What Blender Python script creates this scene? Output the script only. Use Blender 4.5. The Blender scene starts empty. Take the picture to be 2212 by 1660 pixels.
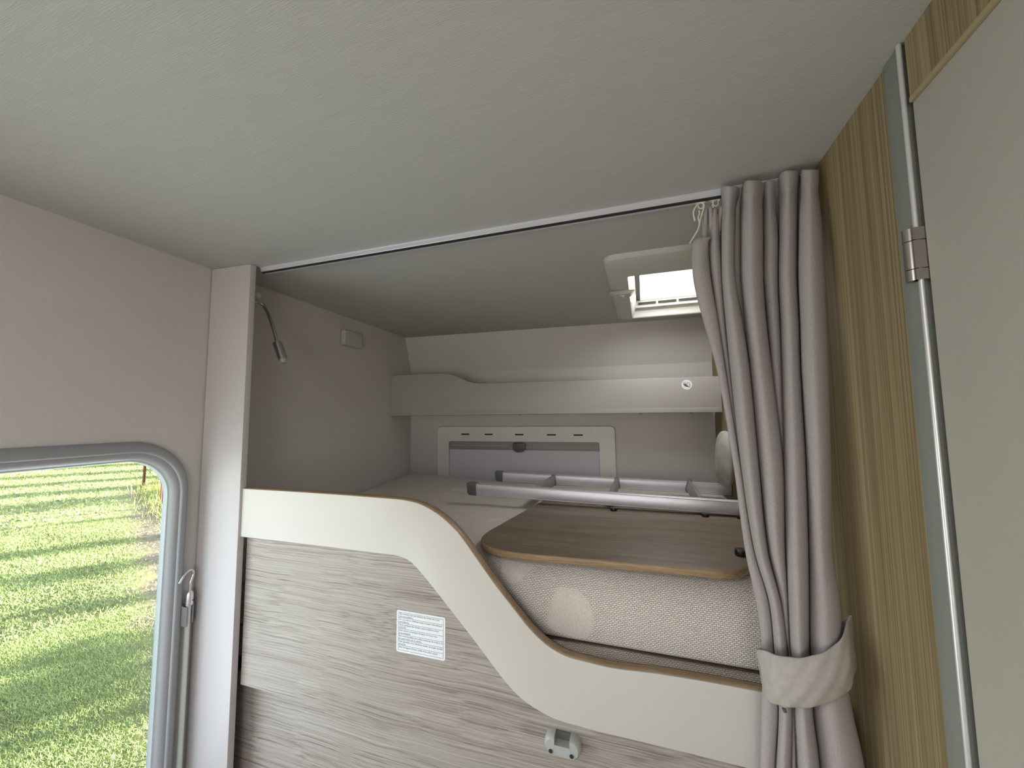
import bpy, bmesh, math, random
import numpy as np
from mathutils import Vector, Matrix
random.seed(7)
col = bpy.context.scene.collection
PI = math.pi

# ------------------------------------------------------------------ camera
F, YAW, PIT, ROL = 848.517, 0.321321, 0.0831392, -0.00918497
CZ, S = 1.43, 0.55
_f = Vector((-math.sin(YAW)*math.cos(PIT), math.cos(YAW)*math.cos(PIT), math.sin(PIT)))
_r = Vector((math.cos(YAW), math.sin(YAW), 0)); _u = _r.cross(_f)
_c, _s = math.cos(ROL), math.sin(ROL)
CR = _c*_r + _s*_u; CU = -_s*_r + _c*_u; CF = _f
CAM = Vector((0, 0, CZ))
cd = bpy.data.cameras.new('camera'); cam = bpy.data.objects.new('camera', cd); col.objects.link(cam)
cd.sensor_width = 36; cd.lens = F/2212*36; cd.clip_start = .02; cd.clip_end = 300
m = Matrix((( CR.x, CU.x, -CF.x, 0), (CR.y, CU.y, -CF.y, 0), (CR.z, CU.z, -CF.z, CZ), (0, 0, 0, 1)))
cam.matrix_world = m
bpy.context.scene.camera = cam

def P(px, py, n, d):
    """measured point of the room: ray of the survey camera met with the plane n.p = d"""
    n = Vector(n); r = CR*((px-1106)/F) + CU*(-(py-830)/F) + CF
    t = (d - n.dot(CAM))/n.dot(r)
    return CAM + r*t
def PY(px, py, y): return P(px, py, (0, 1, 0), y)
def PX(px, py, x): return P(px, py, (1, 0, 0), x)
def PZ(px, py, z): return P(px, py, (0, 0, 1), z)

# local frames of the slightly skewed outer walls
NW = Vector((0.9990915, 0.0426167, 0)); TW = Vector((-0.0426167, 0.9990915, 0)); OW = NW*(-2.62189*S)
def wl(u, z, n=0): return OW + TW*u + Vector((0, 0, z)) + NW*n
ML = Matrix(((TW.x, 0, NW.x, OW.x), (TW.y, 0, NW.y, OW.y), (0, 1, 0, 0), (0, 0, 0, 1)))   # local (u, z, n) -> world
RN = Vector((-.09, 1.71, 0)).normalized(); ER = Vector((1.71, .09, 0)).normalized()
OR_ = Vector((-1.546, 2.395, 0)); OR_ = OR_ - ER*OR_.dot(ER)
MR = Matrix(((ER.x, 0, -RN.x, OR_.x), (ER.y, 0, -RN.y, OR_.y), (0, 1, 0, 0), (0, 0, 0, 1)))
def toML(v): return ML.inverted() @ v
def toMR(v): return MR.inverted() @ v
def PL(px, py, n=0): return toML(P(px, py, NW, (OW+NW*n).dot(NW)))       # -> (u, z, n)
def PR(px, py, n=0): return toMR(P(px, py, RN, OR_.dot(RN)-n))

# ------------------------------------------------------------------ materials
def mat(name, color=(.8, .8, .8), rough=.5, metal=0, bump=None, var=None, **kw):
    """bump=(scale, strength, distance), var=(scale, amount) mottles the colour"""
    m = bpy.data.materials.new(name); m.use_nodes = True; nt = m.node_tree
    b = nt.nodes['Principled BSDF']; b.inputs['Base Color'].default_value = (*color, 1)
    b.inputs['Roughness'].default_value = rough; b.inputs['Metallic'].default_value = metal
    for k, v in kw.items(): b.inputs[k.replace('_', ' ')].default_value = v
    tc = nt.nodes.new('ShaderNodeTexCoord')
    if bump:
        mp = nt.nodes.new('ShaderNodeMapping'); sc = bump[0]
        mp.inputs['Scale'].default_value = sc if isinstance(sc, tuple) else (sc,)*3
        n = nt.nodes.new('ShaderNodeTexNoise'); n.inputs['Scale'].default_value = 1; n.inputs['Detail'].default_value = 3
        nt.links.new(tc.outputs['Object'], mp.inputs[0]); nt.links.new(mp.outputs[0], n.inputs['Vector'])
        bp = nt.nodes.new('ShaderNodeBump'); bp.inputs['Strength'].default_value = bump[1]; bp.inputs['Distance'].default_value = bump[2]
        nt.links.new(n.outputs['Fac'], bp.inputs['Height']); nt.links.new(bp.outputs[0], b.inputs['Normal'])
    if var:
        mp = nt.nodes.new('ShaderNodeMapping'); sc = var[0]
        mp.inputs['Scale'].default_value = sc if isinstance(sc, tuple) else (sc,)*3
        n = nt.nodes.new('ShaderNodeTexNoise'); n.inputs['Scale'].default_value = 1; n.inputs['Detail'].default_value = 4
        nt.links.new(tc.outputs['Object'], mp.inputs[0]); nt.links.new(mp.outputs[0], n.inputs['Vector'])
        r = nt.nodes.new('ShaderNodeValToRGB'); a = var[1]
        r.color_ramp.elements[0].position = .3; r.color_ramp.elements[1].position = .7
        r.color_ramp.elements[0].color = (*[c*(1-a) for c in color], 1); r.color_ramp.elements[1].color = (*[min(1, c*(1+a)) for c in color], 1)
        nt.links.new(n.outputs['Fac'], r.inputs[0]); nt.links.new(r.outputs[0], b.inputs['Base Color'])
    return m

def wood(name, dark, mid, light, axis='X', fine=150, rough=.5, wav=.02, bumpd=.0006, contrast=(.36, .5, .66), coarse=14, sxf=3.5, cmix=.42):
    m = bpy.data.materials.new(name); m.use_nodes = True; nt = m.node_tree; L = nt.links.new
    b = nt.nodes['Principled BSDF']; b.inputs['Roughness'].default_value = rough
    tc = nt.nodes.new('ShaderNodeTexCoord')
    # low frequency waviness across the grain
    w = nt.nodes.new('ShaderNodeTexNoise'); w.inputs['Scale'].default_value = 2.6; w.inputs['Detail'].default_value = 2
    L(tc.outputs['Object'], w.inputs['Vector'])
    sub = nt.nodes.new('ShaderNodeVectorMath'); sub.operation = 'SUBTRACT'; sub.inputs[1].default_value = (.5, .5, .5)
    L(w.outputs['Color'], sub.inputs[0])
    sc = nt.nodes.new('ShaderNodeVectorMath'); sc.operation = 'SCALE'; sc.inputs['Scale'].default_value = wav*5
    L(sub.outputs[0], sc.inputs[0])
    add = nt.nodes.new('ShaderNodeVectorMath'); add.operation = 'ADD'; L(tc.outputs['Object'], add.inputs[0]); L(sc.outputs[0], add.inputs[1])
    def streak(sx, sc_, det):
        mp = nt.nodes.new('ShaderNodeMapping')
        mp.inputs['Scale'].default_value = (sx, sc_, sc_) if axis == 'X' else ((sc_, sc_, sx) if axis == 'Z' else (sc_, sx, sc_))
        L(add.outputs[0], mp.inputs[0])
        n = nt.nodes.new('ShaderNodeTexNoise'); n.inputs['Scale'].default_value = 1; n.inputs['Detail'].default_value = det; n.inputs['Roughness'].default_value = .6
        L(mp.outputs[0], n.inputs['Vector']); return n
    a = streak(sxf, fine, 5); c = streak(.9, coarse, 4)
    mx = nt.nodes.new('ShaderNodeMix'); mx.inputs[0].default_value = cmix
    L(a.outputs['Fac'], mx.inputs[2]); L(c.outputs['Fac'], mx.inputs[3])
    r = nt.nodes.new('ShaderNodeValToRGB'); e = r.color_ramp.elements
    e[0].position = contrast[0]; e[0].color = (*dark, 1); e[1].position = contrast[2]; e[1].color = (*light, 1)
    k = e.new(contrast[1]); k.color = (*mid, 1)
    L(mx.outputs[0], r.inputs[0]); L(r.outputs[0], b.inputs['Base Color'])
    bp = nt.nodes.new('ShaderNodeBump'); bp.inputs['Strength'].default_value = .6; bp.inputs['Distance'].default_value = bumpd
    L(a.outputs['Fac'], bp.inputs['Height']); L(bp.outputs[0], b.inputs['Normal'])
    return m

def waffle(name, c_lo, c_hi, cell=.0085):
    """coarse basket weave with smooth patches"""
    m = bpy.data.materials.new(name); m.use_nodes = True; nt = m.node_tree; L = nt.links.new
    b = nt.nodes['Principled BSDF']; b.inputs['Roughness'].default_value = .9
    tc = nt.nodes.new('ShaderNodeTexCoord')
    uv = tc.outputs['UV']
    mp = nt.nodes.new('ShaderNodeMapping'); mp.inputs['Scale'].default_value = (1/cell, 1/cell*1.2, 1)
    dn = nt.nodes.new('ShaderNodeTexNoise'); dn.inputs['Scale'].default_value = 160; dn.inputs['Detail'].default_value = 2; L(uv, dn.inputs['Vector'])
    dsc = nt.nodes.new('ShaderNodeVectorMath'); dsc.operation = 'SCALE'; dsc.inputs['Scale'].default_value = .0035; L(dn.outputs['Color'], dsc.inputs[0])
    dad = nt.nodes.new('ShaderNodeVectorMath'); dad.operation = 'ADD'; L(uv, dad.inputs[0]); L(dsc.outputs[0], dad.inputs[1])
    L(dad.outputs[0], mp.inputs[0])
    br = nt.nodes.new('ShaderNodeTexBrick'); br.inputs['Scale'].default_value = 1
    br.offset = .5; br.inputs['Mortar Size'].default_value = .14; br.inputs['Mortar Smooth'].default_value = 1.0
    br.inputs['Brick Width'].default_value = 1.0; br.inputs['Row Height'].default_value = .6
    br.inputs['Color1'].default_value = (1, 1, 1, 1); br.inputs['Color2'].default_value = (.86, .86, .86, 1); br.inputs['Mortar'].default_value = (.12, .12, .12, 1)
    L(mp.outputs[0], br.inputs['Vector'])
    # fine thread
    mp2 = nt.nodes.new('ShaderNodeMapping'); mp2.inputs['Scale'].default_value = (500, 180, 1); L(uv, mp2.inputs[0])
    n2 = nt.nodes.new('ShaderNodeTexNoise'); n2.inputs['Scale'].default_value = 1; n2.inputs['Detail'].default_value = 1; L(mp2.outputs[0], n2.inputs['Vector'])
    # smooth leaf-like patches
    vo = nt.nodes.new('ShaderNodeTexVoronoi'); vo.inputs['Scale'].default_value = 4.7; vo.inputs['Randomness'].default_value = .8
    nz = nt.nodes.new('ShaderNodeTexNoise'); nz.inputs['Scale'].default_value = 9; L(uv, nz.inputs['Vector'])
    ad = nt.nodes.new('ShaderNodeVectorMath'); ad.operation = 'ADD'
    sc = nt.nodes.new('ShaderNodeVectorMath'); sc.operation = 'SCALE'; sc.inputs['Scale'].default_value = .07
    L(nz.outputs['Color'], sc.inputs[0]); L(uv, ad.inputs[0]); L(sc.outputs[0], ad.inputs[1]); L(ad.outputs[0], vo.inputs['Vector'])
    rp = nt.nodes.new('ShaderNodeValToRGB'); rp.color_ramp.elements[0].position = .27; rp.color_ramp.elements[1].position = .31
    L(vo.outputs['Distance'], rp.inputs[0])     # 0 inside patches, 1 outside
    mxh = nt.nodes.new('ShaderNodeMix'); L(rp.outputs[0], mxh.inputs[0]); L(n2.outputs['Fac'], mxh.inputs[2]); L(br.outputs['Color'], mxh.inputs[3])
    cr = nt.nodes.new('ShaderNodeMix'); cr.data_type = 'RGBA'; cr.inputs[6].default_value = (*c_lo, 1); cr.inputs[7].default_value = (*c_hi, 1)
    L(mxh.outputs[0], cr.inputs[0]); L(cr.outputs[2], b.inputs['Base Color'])
    bp = nt.nodes.new('ShaderNodeBump'); bp.inputs['Strength'].default_value = 1; bp.inputs['Distance'].default_value = .0022
    L(mxh.outputs[0], bp.inputs['Height']); L(bp.outputs[0], b.inputs['Normal'])
    return m

M = {}
M['ceiling'] = mat('ceiling_liner', (.49, .492, .47), .62, bump=((60, 700, 60), .5, .0012), var=((12, 90, 12), .022))
M['wall'] = mat('wall_liner', (.60, .57, .56), .55, bump=(420, .5, .0008), var=(260, .03))
M['post'] = mat('post_laminate', (.54, .515, .52), .38, bump=(500, .2, .0004), var=(380, .02))
M['shelf'] = mat('shelf_laminate', (.40, .38, .355), .45, bump=(300, .2, .0003))
M['cream'] = mat('cream_laminate', (.60, .575, .54), .28)
M['door'] = mat('door_laminate', (.50, .47, .415), .5, bump=(600, .2, .0003), var=(500, .02))
M['sidewood'] = wood('light_oak_panel', (.19, .16, .132), (.335, .295, .26), (.44, .40, .365), 'X', 330, .45, .0060, .0009, (.37, .47, .62), 45, 1.1, .24)
M['partwood'] = wood('olive_oak_panel', (.19, .14, .075), (.28, .215, .12), (.385, .31, .185), 'Z', 360, .5, .0008, .0006, (.38, .5, .64), 80, .9, .28)
M['partwood'].node_tree.nodes['Principled BSDF'].inputs['Specular IOR Level'].default_value = .15; M['partwood'].node_tree.nodes['Principled BSDF'].inputs['Roughness'].default_value = .75
M['tablewood'] = wood('brown_oak_board', (.125, .092, .063), (.18, .137, .098), (.25, .198, .145), 'X', 110, .45, .015, .0003, (.36, .5, .66))
M['edgewood'] = wood('oak_edging', (.24, .155, .085), (.35, .24, .14), (.46, .33, .205), 'X', 300, .4, .004, .0002)
M['darkedge'] = mat('panel_back_edge', (.12, .075, .045), .6)
M['headedge'] = mat('header_edging', (.42, .34, .19), .45)
M['alu'] = mat('anodised_aluminium', (.72, .70, .77), .42, .7, bump=((3, 900, 900), .1, .0001))
M['alu2'] = mat('satin_rail', (.70, .69, .76), .4, .35)
M['darkslot'] = mat('dark_slot', (.02, .02, .02), .7)
M['greyprof'] = mat('grey_profile', (.25, .265, .235), .75)
M['lip'] = mat('bright_profile_lip', (.72, .72, .74), .3, .5)
M['steel'] = mat('brushed_hinge_steel', (.50, .46, .43), .28, 1)
M['chrome'] = mat('polished_chrome', (.55, .55, .54), .08, 1)
M['silver'] = mat('hook_silver', (.74, .75, .75), .25, .8)
M['frame'] = mat('window_frame_grey', (.30, .305, .32), .42)
M['framelip'] = mat('window_seal_grey', (.52, .58, .60), .4)
M['whitepl'] = mat('white_plastic', (.72, .70, .67), .4)
M['hatchpl'] = mat('hatch_cream_plastic', (.55, .545, .50), .42)
M['blind'] = mat('blind_fabric', (.64, .61, .68), .8, bump=(500, .2, .0003))
M['greybar'] = mat('grey_blind_bar', (.30, .29, .27), .45)
M['darkgrey'] = mat('dark_grey_plastic', (.11, .11, .11), .45)
M['capgrey'] = mat('grey_end_cap', (.15, .15, .16), .5)
M['treadgrey'] = mat('grey_ladder_tread', (.24, .245, .23), .45)
M['black'] = mat('black_plastic', (.012, .012, .013), .3)
M['bracket'] = mat('bracket_grey', (.42, .43, .41), .22)
M['curtain'] = mat('curtain_cloth', (.40, .365, .365), .95, bump=((1500, 1500, 350), .6, .0008), var=((1500, 1500, 260), .16))
M['band'] = mat('tie_band_cloth', (.44, .41, .38), .92, bump=(1100, .4, .0005), var=(90, .06))
M['hook'] = mat('glider_plastic', (.74, .76, .66), .4)
M['mattress'] = waffle('woven_ticking', (.54, .475, .43), (.90, .84, .78), .009)
M['cushion'] = waffle('woven_ticking_lower', (.58, .465, .39), (.93, .82, .73), .008)
M['pillow'] = mat('velvet_cushion', (.40, .38, .34), .9, bump=(70, .6, .003), var=(25, .16))
M['paper'] = mat('sticker_paper', (.80, .83, .86), .5)
M['ink'] = mat('printed_ink', (.035, .04, .055), .6)
M['sensor'] = mat('sensor_plastic', (.55, .52, .54), .35)
M['floor'] = mat('vinyl_floor', (.30, .24, .18), .5, var=((2, 30, 2), .15))
M['rust'] = mat('rusty_post', (.13, .05, .03), .8, var=(60, .3))
M['bark'] = mat('bark', (.10, .075, .05), .9, bump=((10, 10, 3), .8, .03))
M['leaf'] = mat('leaves', (.10, .17, .04), .7)
M['weed'] = mat('weeds', (.42, .48, .16), .8, var=(4, .4))
M['outer'] = mat('outer_skin', (.7, .7, .7), .4)
# clear window glass and hatch acrylic
def glass(name, tint, gl=.05, diff=0.):
    m = bpy.data.materials.new(name); m.use_nodes = True; nt = m.node_tree; L = nt.links.new
    nt.nodes.remove(nt.nodes['Principled BSDF']); out = nt.nodes['Material Output']
    t = nt.nodes.new('ShaderNodeBsdfTransparent'); t.inputs[0].default_value = (*tint, 1)
    g = nt.nodes.new('ShaderNodeBsdfGlossy'); g.inputs['Roughness'].default_value = .03
    x = nt.nodes.new('ShaderNodeMixShader'); x.inputs[0].default_value = gl; L(t.outputs[0], x.inputs[1]); L(g.outputs[0], x.inputs[2])
    last = x
    if diff:
        d = nt.nodes.new('ShaderNodeBsdfTranslucent'); d.inputs[0].default_value = (.95, .96, .96, 1)
        tc = nt.nodes.new('ShaderNodeTexCoord'); mp = nt.nodes.new('ShaderNodeMapping'); mp.inputs['Scale'].default_value = (4, 30, 4)
        n = nt.nodes.new('ShaderNodeTexNoise'); n.inputs['Scale'].default_value = 1
        L(tc.outputs['Object'], mp.inputs[0]); L(mp.outputs[0], n.inputs['Vector'])
        mr = nt.nodes.new('ShaderNodeMapRange'); mr.inputs['To Min'].default_value = diff-.1; mr.inputs['To Max'].default_value = diff+.1
        L(n.outputs['Fac'], mr.inputs[0])
        y = nt.nodes.new('ShaderNodeMixShader'); L(mr.outputs[0], y.inputs[0]); L(x.outputs[0], y.inputs[1]); L(d.outputs[0], y.inputs[2]); last = y
    L(last.outputs[0], out.inputs['Surface']); return m
M['glass'] = glass('window_glass', (.97, .98, .98), .03)
M['acrylic'] = glass('hatch_acrylic', (.97, .98, .98), .02, .35)
# lawn: grass with a patch of bare earth
def lawn():
    m = bpy.data.materials.new('lawn'); m.use_nodes = True; nt = m.node_tree; L = nt.links.new
    b = nt.nodes['Principled BSDF']; b.inputs['Roughness'].default_value = .9
    tc = nt.nodes.new('ShaderNodeTexCoord')
    def noise(s, d=4, rg=.6):
        n = nt.nodes.new('ShaderNodeTexNoise'); n.inputs['Scale'].default_value = s; n.inputs['Detail'].default_value = d; n.inputs['Roughness'].default_value = rg
        L(tc.outputs['Object'], n.inputs['Vector']); return n
    a = noise(14, 8, .75); r = nt.nodes.new('ShaderNodeValToRGB'); e = r.color_ramp.elements
    e[0].position = .32; e[0].color = (.17, .23, .08, 1); e[1].position = .68; e[1].color = (.60, .60, .30, 1); k = e.new(.5); k.color = (.38, .44, .17, 1)
    L(a.outputs['Fac'], r.inputs[0])
    p = noise(.9, 3); rp = nt.nodes.new('ShaderNodeValToRGB'); rp.color_ramp.elements[0].position = .40; rp.color_ramp.elements[1].position = .70
    L(p.outputs['Fac'], rp.inputs[0])
    mx = nt.nodes.new('ShaderNodeMix'); mx.data_type = 'RGBA'; L(rp.outputs[0], mx.inputs[0]); L(r.outputs[0], mx.inputs[6]); mx.inputs[7].default_value = (.55, .54, .27, 1)
    mxf = nt.nodes.new('ShaderNodeMix'); mxf.data_type = 'RGBA'; mxf.inputs[0].default_value = .5; L(r.outputs[0], mxf.inputs[6]); L(mx.outputs[2], mxf.inputs[7])
    # earth strip along the fence
    sp = nt.nodes.new('ShaderNodeSeparateXYZ'); L(tc.outputs['Object'], sp.inputs[0])
    en = noise(1.6, 5, .7)
    # distance across the strip: y + .55*x + k
    mm = nt.nodes.new('ShaderNodeMath'); mm.operation = 'MULTIPLY_ADD'; mm.inputs[1].default_value = .50; L(sp.outputs['X'], mm.inputs[0]); L(sp.outputs['Y'], mm.inputs[2])
    m2 = nt.nodes.new('ShaderNodeMath'); m2.operation = 'MULTIPLY_ADD'; m2.inputs[1].default_value = 1.6; L(en.outputs['Fac'], m2.inputs[0]); L(mm.outputs[0], m2.inputs[2])
    re = nt.nodes.new('ShaderNodeMapRange'); re.inputs['From Min'].default_value = 1.08; re.inputs['From Max'].default_value = 1.30
    L(m2.outputs[0], re.inputs[0])
    rx = nt.nodes.new('ShaderNodeMapRange'); rx.inputs['From Min'].default_value = -15.6; rx.inputs['From Max'].default_value = -14.6; L(sp.outputs['X'], rx.inputs[0])
    ml = nt.nodes.new('ShaderNodeMath'); ml.operation = 'MULTIPLY'; L(re.outputs[0], ml.inputs[0]); L(rx.outputs[0], ml.inputs[1])
    e2 = noise(9, 8, .8); rr = nt.nodes.new('ShaderNodeValToRGB'); rr.color_ramp.elements[0].position = .35; rr.color_ramp.elements[0].color = (.10, .08, .06, 1); rr.color_ramp.elements[1].position = .62; rr.color_ramp.elements[1].color = (.50, .43, .33, 1)
    L(e2.outputs['Fac'], rr.inputs[0])
    mz = nt.nodes.new('ShaderNodeMix'); mz.data_type = 'RGBA'; L(ml.outputs[0], mz.inputs[0]); L(mxf.outputs[2], mz.inputs[6]); L(rr.outputs[0], mz.inputs[7])
    L(mz.outputs[2], b.inputs['Base Color'])
    bp = nt.nodes.new('ShaderNodeBump'); bp.inputs['Strength'].default_value = .9; bp.inputs['Distance'].default_value = .05
    bn = noise(22, 8, .8); L(bn.outputs['Fac'], bp.inputs['Height']); L(bp.outputs[0], b.inputs['Normal'])
    return m
M['lawn'] = lawn()
M['blade'] = mat('grass_blades', (.35, .45, .19), .8, var=(1.3, .3))

# ------------------------------------------------------------------ mesh helpers
def tag(o, label=None, cat=None, group=None, kind=None):
    if label: o['label'] = label
    if cat: o['category'] = cat
    if group: o['group'] = group
    if kind: o['kind'] = kind
    return o
def link(name, me, m=None, parent=None, mw=None):
    o = bpy.data.objects.new(name, me); col.objects.link(o)
    if m: me.materials.append(M[m] if isinstance(m, str) else m)
    if mw is not None: o.matrix_world = mw
    if parent:
        o.parent = parent; o.matrix_parent_inverse = parent.matrix_world.inverted()
    return o
def empty(name, loc, mw=None):
    o = bpy.data.objects.new(name, None); o.empty_display_size = .05; col.objects.link(o)
    o.matrix_world = mw if mw is not None else Matrix.Translation(Vector(loc)); return o
def fin(bm, name, m, parent=None, mw=None, smooth=False, bevel=0, seg=2, ang=40):
    bmesh.ops.remove_doubles(bm, verts=bm.verts, dist=1e-6)
    bmesh.ops.recalc_face_normals(bm, faces=bm.faces)
    if bevel:
        es = [e for e in bm.edges if len(e.link_faces) == 2 and e.calc_face_angle(0) > math.radians(30)]
        bmesh.ops.bevel(bm, geom=es, offset=bevel, segments=seg, profile=.6, affect='EDGES', clamp_overlap=True)
    me = bpy.data.meshes.new(name); bm.to_mesh(me); bm.free()
    if smooth or bevel:
        for p in me.polygons: p.use_smooth = True
        me.set_sharp_from_angle(angle=math.radians(ang))
    return link(name, me, m, parent, mw)
def bx(bm, x0, x1, y0, y1, z0, z1):
    v = [bm.verts.new((x, y, z)) for x in (x0, x1) for y in (y0, y1) for z in (z0, z1)]
    for q in ((0, 1, 3, 2), (4, 6, 7, 5), (0, 4, 5, 1), (2, 3, 7, 6), (0, 2, 6, 4), (1, 5, 7, 3)): bm.faces.new([v[i] for i in q])
def box(name, m, x0, x1, y0, y1, z0, z1, parent=None, bevel=0, mw=None, seg=2):
    bm = bmesh.new(); bx(bm, x0, x1, y0, y1, z0, z1); return fin(bm, name, m, parent, mw, bevel=bevel, seg=seg)
def prism(bm, pts, off):
    """pts: list of Vectors (planar loop); off: extrusion Vector"""
    a = [bm.verts.new(p) for p in pts]; b = [bm.verts.new(Vector(p)+Vector(off)) for p in pts]
    bm.faces.new(a); bm.faces.new(b[::-1]); n = len(a)
    for i in range(n): bm.faces.new((a[i], b[i], b[(i+1) % n], a[(i+1) % n]))
def tube(bm, path, r, seg=12, cap=True, flat=1.0):
    path = [Vector(p) for p in path]; n = len(path); rings = []
    rs = r if isinstance(r, (list, tuple)) else [r]*n
    t0 = (path[1]-path[0]).normalized(); up = Vector((0, 0, 1)) if abs(t0.z) < .9 else Vector((0, 1, 0))
    a = t0.cross(up).normalized()
    for i, p in enumerate(path):
        t = (path[min(i+1, n-1)]-path[max(i-1, 0)]).normalized()
        a = (a-t*a.dot(t)).normalized(); b = t.cross(a)
        rings.append([bm.verts.new(p+(a*math.cos(2*PI*k/seg)+b*math.sin(2*PI*k/seg)*flat)*rs[i]) for k in range(seg)])
    for i in range(n-1):
        for k in range(seg): bm.faces.new((rings[i][k], rings[i][(k+1) % seg], rings[i+1][(k+1) % seg], rings[i+1][k]))
    if cap: bm.faces.new(rings[0][::-1]); bm.faces.new(rings[-1])
def smoothpath(pts, n=8):
    pts = [Vector(p) for p in pts]; P_ = [pts[0]*2-pts[1]]+pts+[pts[-1]*2-pts[-2]]; out = []
    for i in range(1, len(P_)-2):
        for k in range(n):
            t = k/n; a, b, c, d = P_[i-1:i+3]
            out.append(.5*((2*b)+(-a+c)*t+(2*a-5*b+4*c-d)*t*t+(-a+3*b-3*c+d)*t**3))
    out.append(pts[-1]); return out
def rrect(x0, x1, y0, y1, r, n=8):
    out = []
    for cx, cy, a0 in ((x1-r, y1-r, 0), (x0+r, y1-r, 90), (x0+r, y0+r, 180), (x1-r, y0+r, 270)):
        for k in range(n+1):
            a = math.radians(a0+90*k/n); out.append((cx+r*math.cos(a), cy+r*math.sin(a)))
    return out
def ringsweep(bm, x0, x1, y0, y1, r, prof, n=8, close=False, ky=1.0):
    """sweep profile [(inset, height)] round a rounded rectangle; inset shrinks the rectangle"""
    loops = []
    for ins, h in prof:
        rr = max(r-ins, .002)
        loops.append([bm.verts.new((p[0], p[1], h)) for p in rrect(x0+ins, x1-ins, y0+ins*ky, y1-ins*ky, rr, n)])
    if close: loops.append(loops[0])
    N = len(loops[0])
    for a, b in zip(loops, loops[1:]):
        for i in range(N): bm.faces.new((a[i], a[(i+1) % N], b[(i+1) % N], b[i]))
def holewall(bm, X0, X1, Y0, Y1, hole, th):
    """slab X0..X1, Y0..Y1, thickness from 0 down to -th, with a rounded hole (x0,x1,y0,y1,r)"""
    hp = rrect(*hole, 8); N = len(hp)
    cx, cy = (hole[0]+hole[1])/2, (hole[2]+hole[3])/2
    def outer(p):
        q = N//4
        return p
    # outer points: corner for the arcs, side projections between
    op = []
    for i, (x, y) in enumerate(hp):
        s = i//9
        op.append(((X1, Y1), (X0, Y1), (X0, Y0), (X1, Y0))[s])
    for z in (0, -th):
        h = [bm.verts.new((x, y, z)) for x, y in hp]
        c = [bm.verts.new((x, y, z)) for x, y in ((X1, Y1), (X0, Y1), (X0, Y0), (X1, Y0))]
        for s in range(4):
            for k in range(8): bm.faces.new((h[s*9+k], h[s*9+k+1], c[s]))
            bm.faces.new((h[s*9+8], h[(s*9+9) % N], c[(s+1) % 4], c[s]))
        if z == 0: H0, C0 = h, c
        else: H1, C1 = h, c
    for i in range(N): bm.faces.new((H0[i], H0[(i+1) % N], H1[(i+1) % N], H1[i]))
    for s in range(4): bm.faces.new((C0[s], C0[(s+1) % 4], C1[(s+1) % 4], C1[s]))
def disc(bm, c, r, n, h, seg=20):
    """cylinder centre c, axis n (unit), height h"""
    n = Vector(n).normalized(); c = Vector(c); tube(bm, [c, c+n*h], r, seg)

# ------------------------------------------------------------------ room shell
H = 1.98; XR = .385; YB = -2.6
# left wall with window opening   (local: u, z, n)
WIN = (-.12, PL(402, 1062).x, .13, 1.365)      # outer frame rectangle u0,u1,z0,z1
bm = bmesh.new(); g = .040
holewall(bm, YB, 2.62, -.02, H, (WIN[0]+g, WIN[1]-g, WIN[2]+g*1.22, WIN[3]-g*1.22, .12), .035)
fin(bm, 'wall_left', 'wall', mw=ML).__setitem__('kind', 'structure')
# rear wall: vertical, then the sloping shoulder below the roof
bm = bmesh.new()
zk = 1.735
a0, a1 = -.02, 2.02
pts = [(0, -.02, .0), (0, zk, .0), (0, H+.0, .088), (0, H+.0, -.08), (0, -.02, -.08)]
prism(bm, [Vector((-1.60, p[1], p[2])) for p in pts], (2.2, 0, 0))
fin(bm, 'wall_rear', 'wall', mw=MR).__setitem__('kind', 'structure')
# right partition: wood wall beside the bunk, up to the corner profile
DY = .694                                              # door edge
o = box('wall_right', 'partwood', XR, XR+.03, .742, 2.62, 0, H, mw=None); o['kind'] = 'structure'
bm = bmesh.new(); MW4 = Matrix(((0, 0, -1, XR), (1, 0, 0, 0), (0, 1, 0, 0), (0, 0, 0, 1)))
holewall(bm, YB, -.10, 0, H, (-2.1, -1.0, .75, 1.55, .08), .03)
fin(bm, 'wall_right', 'wall', mw=MW4).__setitem__('kind', 'structure')
bm = bmesh.new(); ringsweep(bm, -2.14, -.96, .71, 1.59, .12, [(0, 0), (0, .018), (.05, .018), (.05, -.02)], 6)  # added side window, out of view, put in to even the room light
w4 = fin(bm, 'added_window', 'frame', mw=MW4, smooth=True); w4['kind'] = 'structure'
bm = bmesh.new(); bx(bm, -2.1, -1.0, .75, 1.55, -.018, -.014); fin(bm, 'pane', 'glass', w4, mw=MW4)
# corner profile: flat grey strip and bright lip
bm = bmesh.new(); bx(bm, XR-.004, XR+.03, .704, .742, 0, H); o = fin(bm, 'trim_1', 'greyprof', bevel=.003); o['kind'] = 'structure'
bm = bmesh.new(); tube(bm, [(XR-.004, .7005, 0), (XR-.004, .7005, H-.001)], .0034, 12); l_ = fin(bm, 'profile_lip', 'lip', o, smooth=True); l_['label'] = 'bright rounded metal lip'
# header over the door
o = box('trim_2', 'partwood', XR, XR+.03, -.10, DY, 1.888, H); o['kind'] = 'structure'
e_ = box('edge_strip', 'headedge', XR-.002, XR+.03, -.10, DY-.001, 1.880, 1.888, o, .001)
# door
d = box('door_1', 'door', XR+.002, XR+.022, -.098, DY-.0005, .02, 1.8795, bevel=.0015); d['kind'] = 'structure'
jb = box('door_jamb', 'darkslot', XR+.023, XR+.03, .60, .705, 0, H-.001, d)
box('door_jamb', 'darkslot', XR+.023, XR+.03, -.10, .60, 1.80, 1.888, d)
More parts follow.
